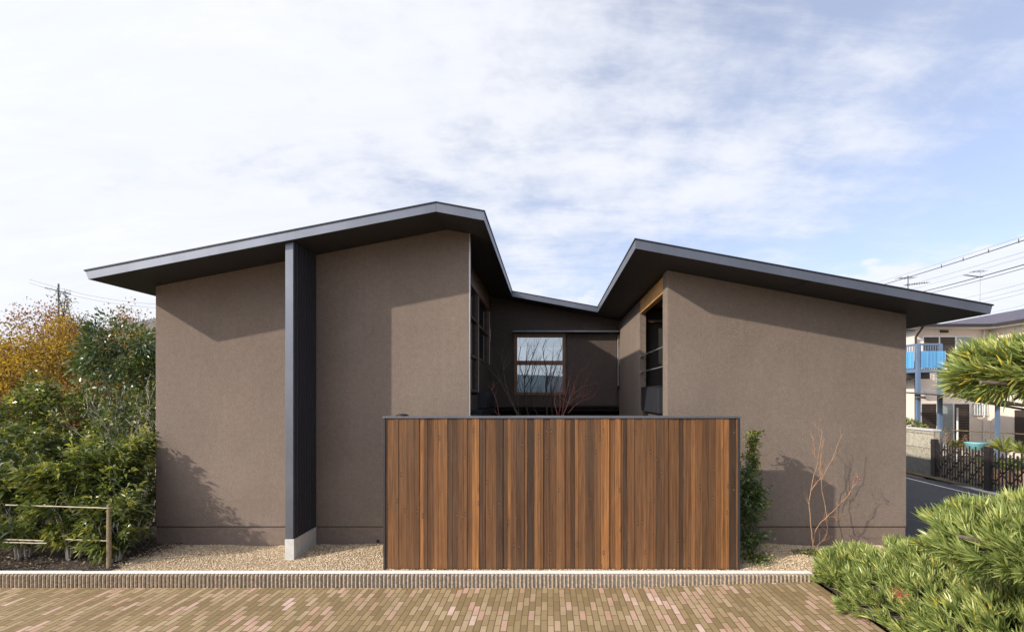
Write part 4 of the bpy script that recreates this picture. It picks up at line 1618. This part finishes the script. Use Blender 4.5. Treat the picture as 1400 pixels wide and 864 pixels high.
def nwindow(u0, u1, v0, v1, kinds, y=20.0, z_bottom=None):
    xa, xb_ = (u0 - 750) / F * y, (u1 - 750) / F * y
    za = CAMZ - (v1 - 540) / F * y if z_bottom is None else z_bottom
    zb = CAMZ - (v0 - 540) / F * y
    f = MB(); n = len(kinds)
    f.box(xa - .05, xb_ + .05, y - .05, y - .002, zb, zb + .05)
    f.box(xa - .05, xb_ + .05, y - .05, y - .002, za - .05, za)
    w = (xb_ - xa) / n
    for i in range(n + 1):
        xx = xa + w * i
        f.box(xx - .025, xx + .025, y - .048, y - .002, za, zb)
    fo = f.build('window', M['white_al'], nb)
    for i, kd in enumerate(kinds):
        g = MB()
        x0_, x1_ = xa + w * i + .026, xa + w * (i + 1) - .026
        if kd == 'shutter':
            zz_ = za
            while zz_ < zb - .02:
                g.box(x0_, x1_, y - .035 , y - .003, zz_ + .004, min(zb, zz_ + .06))
                zz_ += .064
            sub(g, 'shutter', M['shutter'], fo)
        else:
            g.box(x0_, x1_, y - .03, y - .01, za, zb)
            sub(g, 'pane', M['frosted'], fo)


nwindow(1261, 1328, 461, 500, ('shutter', 'shutter', 'frost'), z_bottom=3.35)
nwindow(1258, 1325, 552, 604, ('shutter', 'frost', 'shutter'), z_bottom=.35)
nwindow(1331, 1348, 552, 566, ('frost',))
b = MB()
for k in range(5):
    xk = (1332 + k * 3.5 - 750) / F * 19.9
    b.box(xk, xk + .02, 19.88, 19.9, CAMZ - 27 / F * 20, CAMZ - 11 / F * 20)
b.build('window_grille', M['white_al'], nb)
b = MB(); b.box((1285 - 750) / F * 20, (1296 - 750) / F * 20, 19.96, 19.998, CAMZ + 85 / F * 20, CAMZ + 88.5 / F * 20)
b.build('vent', M['shutter'], nb)
# window on the side wall
b = MB(); b.box(17.2, 17.248, 15.2, 18.9, .2, 1.75)
b.build('window', M['shutter'], nb)
# balcony
bal = MB()
bx0, bx1, by0, by1 = 13.40, 14.30, 18.6, 23.5
zt, zp1, zp0, zf0 = CAMZ + 70 / F * 18.6, CAMZ + 60 / F * 18.6, CAMZ + 36 / F * 18.6, CAMZ + 31 / F * 18.6
bal.box(bx0, bx1, by0, by1, zf0, zp0 - .001)
bo = bal.build('balcony', M['blue_steel'], nb)
for (xa, ya) in ((bx0, by0), (bx1 - .1, by0), (bx0, 21), (bx0, by1)):
    g = MB()
    g.box(xa - .012, xa + .112, ya - .012, ya + .10, -.3, zt)
    sub(g, 'post', M['blue_steel'], bo)
g = MB()
g.box(bx0 + .1, bx1, by0 - .005, by0 + .05, zt - .05, zt + .02)
g.box(bx0 - .005, bx0 + .05, by0 + .1, by1, zt - .05, zt + .02)
x = bx0 + .12
while x < bx1:
    g.box(x, x + .025, by0 + .01, by0 + .03, zp0, zt - .05)
    x += .09
y = by0 + .12
while y < by1:
    g.box(bx0 + .01, bx0 + .03, y, y + .025, zp0, zt - .05)
    y += .09
sub(g, 'railing', M['blue_steel'], bo)
g = MB()
def wavy(mb, a, c, z0, z1, n, amp):
    a = Vector(a); c = Vector(c)
    d = (c - a); nn = Vector((-d.y, d.x, 0)).normalized()
    pr = None
    for i in range(n + 1):
        q = a + d * i / n + nn * amp * (1 if i % 2 else -1)
        if pr is not None:
            mb.add([(pr.x, pr.y, z0), (q.x, q.y, z0), (q.x, q.y, z1), (pr.x, pr.y, z1)], [(0, 1, 2, 3)])
        pr = q
wavy(g, (bx0 + .1, by0 - .03, 0), (bx1 + .1, by0 - .03, 0), zp0 + .03, zp1, 36, .012)
wavy(g, (bx0 - .03, by1, 0), (bx0 - .03, by0 + .11, 0), zp0 + .03, zp1, 120, .012)
sub(g, 'blue_panel', M['bluesheet'], bo)
# dark struts below the balcony
for yk in (19.2, 20.2, 21.5):
    g = MB()
    g.box(bx0 + .05, bx1, yk, yk + .08, zf0 - .22, zf0 - .002)
    sub(g, 'joist', M['black_pl'], bo)

b = MB(); b.tube([(16.95, 19.93, 0), (16.95, 19.93, 4.8)], .035, 8); b.build('downpipe', M['siding'], nb)
b = MB(); b.box(17.0, 17.24, 19.62, 19.99, .0, .62); b.box(16.995, 17.0, 19.7, 19.9, .1, .5); b.build('air_conditioner', M['white_al'], nb, bevel=.01)
b = MB(); b.box(XN - .004, 17.248, 19.985, 19.9995, 2.42, 2.50); b.build('belt_trim', M['siding'], nb)

# terrace canopy (curved dark roof on posts)
can = MB()
prof = []
K = 12
def cpx(u, v, d):
    return px(u, v, d)
for i in range(K + 1):
    s = i / K
    u = 1281 + (1420 - 1281) * s
    v = 541 + 2 * s + 15 * s * s
    prof.append((u, v))
rows = []
for d in (17.2, 19.2):
    rows.append([Vector(((u - 750) / F * 17.2, d, CAMZ - (v - 540) / F * 17.2 + (0.12 if d > 18 else 0))) for u, v in prof])
for i in range(K):
    a, c, e, g_ = rows[0][i], rows[0][i + 1], rows[1][i + 1], rows[1][i]
    can.hexa([a, c, e, g_], [v + Vector((0, 0, .03)) for v in (a, c, e, g_)])
M['canopy'] = simple('smoked_canopy_sheet', (0.05, 0.055, 0.065), 0.6)
canopy = can.build('terrace_canopy', M['canopy'], nb)
g = MB()
for i in range(K):
    g.bar(rows[0][i] + Vector((0, -.03, .0)), rows[0][i + 1] + Vector((0, -.03, 0)), .05, .07)
g.bar(px(1327, 547, 17.4), px(1420, 563, 17.4), .05, .07)
sub(g, 'edge_frame', M['black_pl'], canopy)
for uu in (1364, 1440):
    g = MB()
    p = px(uu, 540, 17.5)
    g.box(p.x - .05, p.x + .05, 17.46, 17.56, -.3, CAMZ - 12 / F * 17.5)
    sub(g, 'post', M['blue_steel'], canopy)

# laundry pole set
t = thing('laundry_pole', 'white upright and pale horizontal pole for laundry before the dark shutter', 'pole', tuple(px(1309, 540, 18.2))[:2] + (-.06,))
b = MB(); q = px(1309, 557, 18.2)
b.tube([(q.x, 18.2, -.1), (q.x, 18.2, q.z)], .03, 8); b.build('upright', M['white_al'], t)
b = MB(); b.tube([px(1302, 588, 18.15), px(1412, 594, 18.15)], .02, 8); b.build('cross_pole', M['post_wood'], t)
b = MB(); b.tube([(q.x + 3.4, 18.2, -.1), (q.x + 3.4, 18.2, 1.6)], .03, 8); b.build('upright', M['white_al'], t)

# downlight on corner
t = thing('wall_lamp', 'small white lamp head on the blue balcony post', 'lamp', tuple(px(1260, 543, 18.5)))
b = MB(); c = px(1259, 543, 18.5)
b.tube([c + Vector((-.12, 0, .02)), c + Vector((.12, -.05, -.02))], .045, 8); b.build('lamp_head', M['white_al'], t)
b = MB(); b.box(c.x - .14, c.x - .1, 18.49, 18.6, c.z - .02, c.z + .03); b.build('bracket', M['white_al'], t)

# block wall
m, t_, p_ = mat('stone_face_blocks')
tc = t_.new('ShaderNodeTexCoord')
br = t_.new('ShaderNodeTexBrick')
br.inputs['Scale'].default_value = 1.0
br.inputs['Brick Width'].default_value = .42; br.inputs['Row Height'].default_value = .2
br.inputs['Mortar Size'].default_value = .012
br.inputs['Color1'].default_value = (.36, .33, .26, 1); br.inputs['Color2'].default_value = (.46, .42, .34, 1); br.inputs['Mortar'].default_value = (.22, .2, .17, 1)
t_.link(t_.mapping(tc.outputs['Object'], rot=(R(90), 0, R(90))), br.inputs['Vector'])
ns = t_.noise(tc.outputs['Object'], 12, 5, .7)
t_.link(t_.mix(1, br.outputs['Color'], t_.ramp(ns, [(.3, (.65,) * 3), (.7, (1.25,) * 3)]), 'MULTIPLY'), p_.inputs['Base Color'])
p_.inputs['Roughness'].default_value = .9
t_.link(t_.bump(t_.math('SUBTRACT', ns, br.outputs['Fac']), .9, .05), p_.inputs['Normal'])
M['blocks'] = m
bw = thing('block_wall', 'weathered pale block wall with dark base left of the accordion gate', 'wall', (11.35, 17, -.12))
b = MB(); b.box(11.30, 11.50, 15.05, 24, .38, 1.24); b.build('wall_face', M['blocks'], bw, bevel=.01)
b = MB(); b.box(11.27, 11.53, 15.03, 24, 1.241, 1.29); b.build('coping', M['concrete'], bw)
M['dark_conc'] = simple('dark_stained_concrete', (.11, .11, .10), .9, 0, .25, 8, .5)
b = MB(); b.box(11.285, 11.515, 15.04, 24, -.3, .379); b.build('wall_base', M['dark_conc'], bw)
# hedge on top of wall
t = thing('clipped_shrub', 'bright green shrub showing over the block wall', 'shrub', (12.1, 17.5, 0))
b = MB(); b.tube([(12.1, 17.5, -.1), (12.1, 17.5, .9)], .04, 6); b.build('stems', M['bark'], t)
n = 2600
d = unit(RNG.normal(size=(n, 3)))
P = np.array([12.0, 17.6, 1.12]) + d * np.array([.55, 1.3, .42]) * (0.7 + .3 * RNG.random((n, 1)))
leaf_part('foliage', P, unit(d + RNG.normal(size=d.shape) * .5), .08, .04, RNG.random(n) * .8 + .1, M['lf_yg'], t)

# accordion gate, two leaves
M['gate'] = simple('dark_bronze_aluminium', (0.035, 0.03, 0.03), 0.45, .4)


def gate(label, P0, P1, first):
    P0 = Vector(P0); P1 = Vector(P1)
    t = thing('accordion_gate', label, 'gate', tuple(P0), 'accordion gates along the street')
    d = (P1 - P0); Ln = d.length; d.normalize()
    H = 1.0
    for q in ((P0, P1) if first else (P1,)):
        b = MB()
        b.box(q.x - .06, q.x + .06, q.y - .08, q.y + .08, -.12, H + .02)
        b.box(q.x - .066, q.x + .066, q.y - .086, q.y + .086, H - .12, H - .07)
        b.build('post', M['gate'], t, bevel=.004)
    b = MB()
    nb_ = int(Ln / .115)
    for i in range(1, nb_):
        q = P0 + d * (Ln * i / nb_)
        hh = H - (.03 if i % 2 else .1)
        b.box(q.x - .012, q.x + .012, q.y - .012, q.y + .012, -.05, hh)
    b.build('bars', M['gate'], t)
    b = MB()
    step = Ln / (nb_ / 4)
    nrm = Vector((-d.y, d.x, 0))
    k = 0
    s = 0
    while s < Ln - .05:
        e = min(Ln, s + step)
        for (za, zb) in ((.0, .42), (.42, .84)):
            off = nrm * .02
            f_ = (e - s) / step
            b.bar(P0 + d * s + Vector((0, 0, za)) + off, P0 + d * e + Vector((0, 0, za + (zb - za) * f_)) + off, .014, .03)
            b.bar(P0 + d * s + Vector((0, 0, zb)) - off, P0 + d * e + Vector((0, 0, zb - (zb - za) * f_)) - off, .014, .03)
        s += step
    b.build('lattice', M['gate'], t)
    for s in (.35, .75):
        b = MB(); q = P0 + d * Ln * s
        b.tube([(q.x - .02, q.y, -.075), (q.x + .02, q.y, -.075)], .04, 10)
        b.build('wheel', M['black_pl'], t)


gate('far leaf of the dark accordion gate, joined to the block wall', (11.25, 14.92, 0), (10.93, 12.72, 0), True)
gate('near leaf of the dark accordion gate, partly behind the evergreen pads', (10.93, 12.72, 0), (10.62, 10.4, 0), False)
b = MB()
b.hexa([(11.15, 15.04, -.3), (11.40, 15.04, -.3), (10.75, 10.3, -.3), (10.5, 10.3, -.3)], [(11.15, 15.04, -.075), (11.40, 15.04, -.075), (10.75, 10.3, -.075), (10.5, 10.3, -.075)])
o = b.build('gate_kerb', M['concrete'], origin=(10.95, 12.7, -.1), bevel=.01)
tag(o, 'concrete threshold kerb running under the accordion gate', 'kerb')
b = MB()
b.hexa([(11.0, 24, -.119), (11.24, 24, -.119), (11.14, 14.9, -.119), (10.9, 14.9, -.119)], [(11.0, 24, -.10), (11.24, 24, -.10), (11.14, 14.9, -.10), (10.9, 14.9, -.10)])
M['pink'] = simple('reddish_gutter', (.38, .17, .13), .85, 0, .15, 6)
b.build('gutter_strip', M['pink'], kind='structure')
b = MB()
b.add([(10.78, 24, -.116), (10.84, 24, -.116), (10.25, 9, -.116), (10.19, 9, -.116)], [(0, 1, 2, 3)])
M['white_line'] = simple('road_paint', (.6, .6, .6), .7, 0, .2, 9)
b.build('road_line', M['white_line'], kind='structure')


# garden plants behind the gate
def rosette(label, c, Lg, n, w=.05):
    t = thing('spiky_plant', label, 'plant', tuple(c), 'spiky plants behind the gate')
    m_ = n
    az = RNG.random(m_) * 6.28; el = RNG.uniform(.25, 1.35, m_)
    D = np.stack([np.cos(az) * np.cos(el), np.sin(az) * np.cos(el), np.sin(el)], 1)
    P = np.tile(np.array(c, float), (m_, 1))
    leaf_part('foliage', P, D, Lg, w, RNG.random(m_) * .6 + .3, M['lf_yg'], t, .15)


rosette('large spiky green plant right of the blue tub', px(1372, 618, 14.8), .62, 46, .06)
rosette('spiky green plant at the right picture edge behind the gate', px(1398, 620, 14.2), .5, 36, .05)
rosette('yellow-green leafy plant left of the blue tub', px(1306, 612, 16.2), .35, 50, .07)
t = thing('twiggy_shrub', 'brown twiggy shrub above the far end of the gate', 'shrub', (12.6, 16.3, 0))
mb = MB(); tips = []
random.seed(9)
for s in range(7):
    grow(mb, tips, (12.55 + random.uniform(-.3, .3), 16.3, -.1), (random.uniform(-.5, .5), 0, 1), .65, .014, 0, 3, .6, .2, 3, 4, .15, 4, .62)
mb.build('stems', M['bark'], t)
tp = np.array([q[0] for q in tips]); n = 700
idx = RNG.integers(0, len(tp), n)
leaf_part('foliage', tp[idx] + RNG.normal(size=(n, 3)) * .04, unit(RNG.normal(size=(n, 3))), .05, .03, RNG.random(n), M['lf_brown'], t)
# low garden hedge inside
t = thing('garden_hedge', 'low yellow-green hedge inside the garden behind the near gate leaf', 'hedge', (14, 14.2, 0))
n = 5000
P = np.stack([RNG.uniform(11.9, 14.5, n), RNG.uniform(13.4, 14.3, n), .5 * RNG.random(n) ** .5 + .05], 1)
leaf_part('foliage', P, unit(RNG.normal(size=(n, 3)) + np.array([0, 0, .5])), .08, .035, RNG.random(n) * .8, M['lf_yg'], t)
b = MB(); b.box(11.95, 14.4, 13.45, 14.25, -.1, .3); b.build('planter_wall', simple('terracotta_edging', (.40, .24, .15), .85), t)
# blue tub
b = MB()
M['tub'] = simple('blue_tub_plastic', (.22, .50, .56), .4, 0, .1)
q = px(1334, 609, 15.6)
b.tube([(0, 0, -.12), (0, 0, .08), (0, 0, .10), (0, 0, .09)], [.24, .28, .30, .27], 24)
o = b.build('blue_tub', M['tub'], smooth=True)
o.location = (q.x, 15.6, q.z)
tag(o, 'light blue plastic tub standing on a stand in the neighbour garden', 'tub')
st = thing('tub_stand', 'low brown stand carrying the light blue tub', 'stand', (q.x, 15.6, 0))
b = MB(); b.box(q.x - .35, q.x + .35, 15.3, 15.9, q.z - .16, q.z - .121); b.build('top', M['post_wood'], st)
for sx in (-.3, .3):
    for sy in (-.25, .25):
        b = MB(); b.box(q.x + sx - .02, q.x + sx + .02, 15.6 + sy - .02, 15.6 + sy + .02, -.1, q.z - .161); b.build('leg', M['post_wood'], st)

# ------------------------------------------------------------------ utilities
M['wire'] = simple('black_cable', (.03, .03, .032), .6)
M['wire_thin'] = simple('grey_cable', (.16, .17, .18), .6)
pole_r = thing('utility_pole', 'tall grey utility pole beyond the right picture edge', 'pole', (23.5, 20, 0), 'utility poles')
b = MB(); b.tube([(23.5, 20, -.3), (23.5, 20, 12)], [.17, .11], 12); b.build('mast', M['concrete'], pole_r)
for zc in (10.2, 9.0):
    b = MB(); b.box(22.6, 24.4, 19.95, 20.05, zc, zc + .1); b.build('crossarm', M['light_trim'], pole_r)
WG = 'overhead cables above the right roof'
wires = [
    # u_far, v_far, u_near, v_near, radius px-ish, thick
    (1190, 394.5, 1440, 317, .020, 1, 'topmost thick black overhead cable with small clamps above the right roof'),
    (1190, 389, 1440, 311, .007, 0, 'thin messenger wire just above the topmost thick cable'),
    (1240, 404, 1440, 352, .022, 1, 'second thick black overhead cable, meeting the right roof at its middle'),
    (1240, 408.5, 1440, 357, .014, 1, 'black overhead cable running just below the second thick one'),
    (1200, 401, 1440, 334, .007, 0, 'thin grey wire between the two thick overhead cables'),
    (1215, 404, 1440, 341, .006, 0, 'thinner grey wire just above the second thick cable'),
    (1290, 414, 1440, 378, .007, 0, 'highest of the three grey wires below the thick cables'),
    (1300, 418, 1440, 386, .007, 0, 'middle of the three grey wires below the thick cables'),
    (1310, 421, 1440, 392, .007, 0, 'lowest of the three grey wires below the thick cables'),
    (1340, 430, 1440, 408, .006, 0, 'single faint wire just above the neighbour roof ridge'),
]
for (u0, v0, u1, v1, r_, thick, lab) in wires:
    a = px(u0, v0, 46); c = px(u1, v1, 24)
    pts = []
    # extend on both sides and let it sag a little
    A = a + (a - c) * 0.25; C2 = c + (c - a) * 0.12
    for i in range(25):
        s = i / 24
        q = A.lerp(C2, s)
        q.z -= 1.6 * s * (1 - s) * (0.35)
        pts.append(q + Vector((0, 0, .10)))
    b = MB(); b.tube(pts, r_ * 1.15, 6)
    o = b.build('overhead_cable', M['wire'] if thick else M['wire_thin'], origin=tuple(pts[12]), smooth=True)
    tag(o, lab, 'cable', WG)
    if 'clamps' in lab:
        for i in (14, 16, 18, 20):
            g = MB()
            q = pts[i]
            g.tube([q + Vector((0, 0, -.05)), q + Vector((0, 0, .16))], .022, 6)
            g2 = g.build('clamp', M['wire'], None)
            g2.data.transform(Matrix.Translation(-Vector(o.location)))
            g2.parent = o


def antenna(label, u, vtop, d, zbase, right=True, k_=1.0):
    q = px(u, vtop, d)
    t = thing('rooftop_antenna', label, 'antenna', (q.x, d, zbase), 'television antennas')
    b = MB(); b.tube([(q.x, d, zbase), (q.x, d, q.z + .15)], .022 * k_, 6); b.build('mast', M['wire'] if k_ == 1 else M['wire_thin'], t)
    s = 1 if right else -1
    b = MB(); b.tube([(q.x - .15 * s, d, q.z - .35), (q.x + 1.1 * s, d, q.z - .20)], .014, 5)
    for k in range(9):
        xx = q.x + (-.05 + k * .13) * s
        zz_ = q.z - .345 + .12 * (xx - (q.x - .15 * s)) * s
        b.tube([(xx, d - .25, zz_ - .05), (xx, d + .25, zz_ + .05)], .010, 4)
        b.tube([(xx, d, zz_ - .07), (xx, d, zz_ + .07)], .008, 4)
    b.build('boom', M['wire'], t)
    b = MB(); b.tube([(q.x - .55, d, q.z + .02), (q.x + .35, d, q.z + .06)], .014, 5)
    for k in range(4):
        b.tube([(q.x - .5 + k * .25, d - .3, q.z + .03), (q.x - .5 + k * .25, d + .3, q.z + .03)], .010, 4)
    b.build('upper_boom', M['wire'], t)


antenna('television antenna rising behind the right roof slope', 1241.5, 381, 27, 5.55)
antenna('faint television antenna under the topmost cable at right', 1340, 372, 34, 5.0, False, .4)
# far house carrying the second antenna
p = px(1340, 540, 34)
fh = thing('far_house', 'low house far behind the neighbour, hidden but for its antenna', 'house', (p.x, 36, 0))
b = MB(); b.box(p.x - 4, p.x + 4, 33, 39, -.3, 4.4); b.build('wall', M['cream'], fh)
b = MB(); b.prism_xz([(p.x - 4.4, 4.4), (p.x + 4.4, 4.4), (p.x, 5.1)], 32.6, 39.4); b.build('roof', M['tiles'], fh)

# left utility pole and wires
p = px(80, 388, 38)
pl = thing('utility_pole', 'distant thin utility pole with crossarm above the autumn trees at left', 'pole', (p.x, 38, 0), 'utility poles')
b = MB(); b.tube([(p.x, 38, -.3), (p.x, 38, p.z)], [.085, .06], 8); b.build('mast', M['wire_thin'], pl)
b = MB(); b.bar((p.x - 1.0, 38, p.z - .3), (p.x + .9, 38, p.z - .75), .07); b.build('crossarm', M['wire'], pl)
for (dv, lab) in ((0, 'upper thin cable leaving the distant left pole'), (5, 'lower thin cable leaving the distant left pole')):
    pts = []
    for i in range(15):
        s = i / 14
        q = px(40 + 175 * s, 382 + dv + 34 * s + 6 * math.sin(s * 3.1), 37.8)
        pts.append(q)
    b = MB(); b.tube(pts, .010, 4)
    tag(b.build('overhead_cable', M['wire_thin'], origin=tuple(pts[7])), lab, 'cable', 'thin cables at the left')

# distant tiled roof peeking by the left eave
p = px(200, 433, 30)
fh = thing('distant_house', 'distant house with grey tiled roof peeking out beside the left eave', 'house', (p.x, 32, 0))
b = MB(); b.box(p.x - 2.5, p.x + 5, 30, 36, -.3, 5.9); b.build('wall', M['plinth'], fh)
b = MB(); b.hexa([(p.x - 3, 29.5, 5.9), (p.x + 5.5, 29.5, 5.9), (p.x + 5.5, 36.5, 5.9), (p.x - 3, 36.5, 5.9)], [(p.x - .8, 32.5, 7.3), (p.x + 4, 32.5, 7.3), (p.x + 4, 33.5, 7.3), (p.x - .8, 33.5, 7.3)]); b.build('roof', M['tiles'], fh)
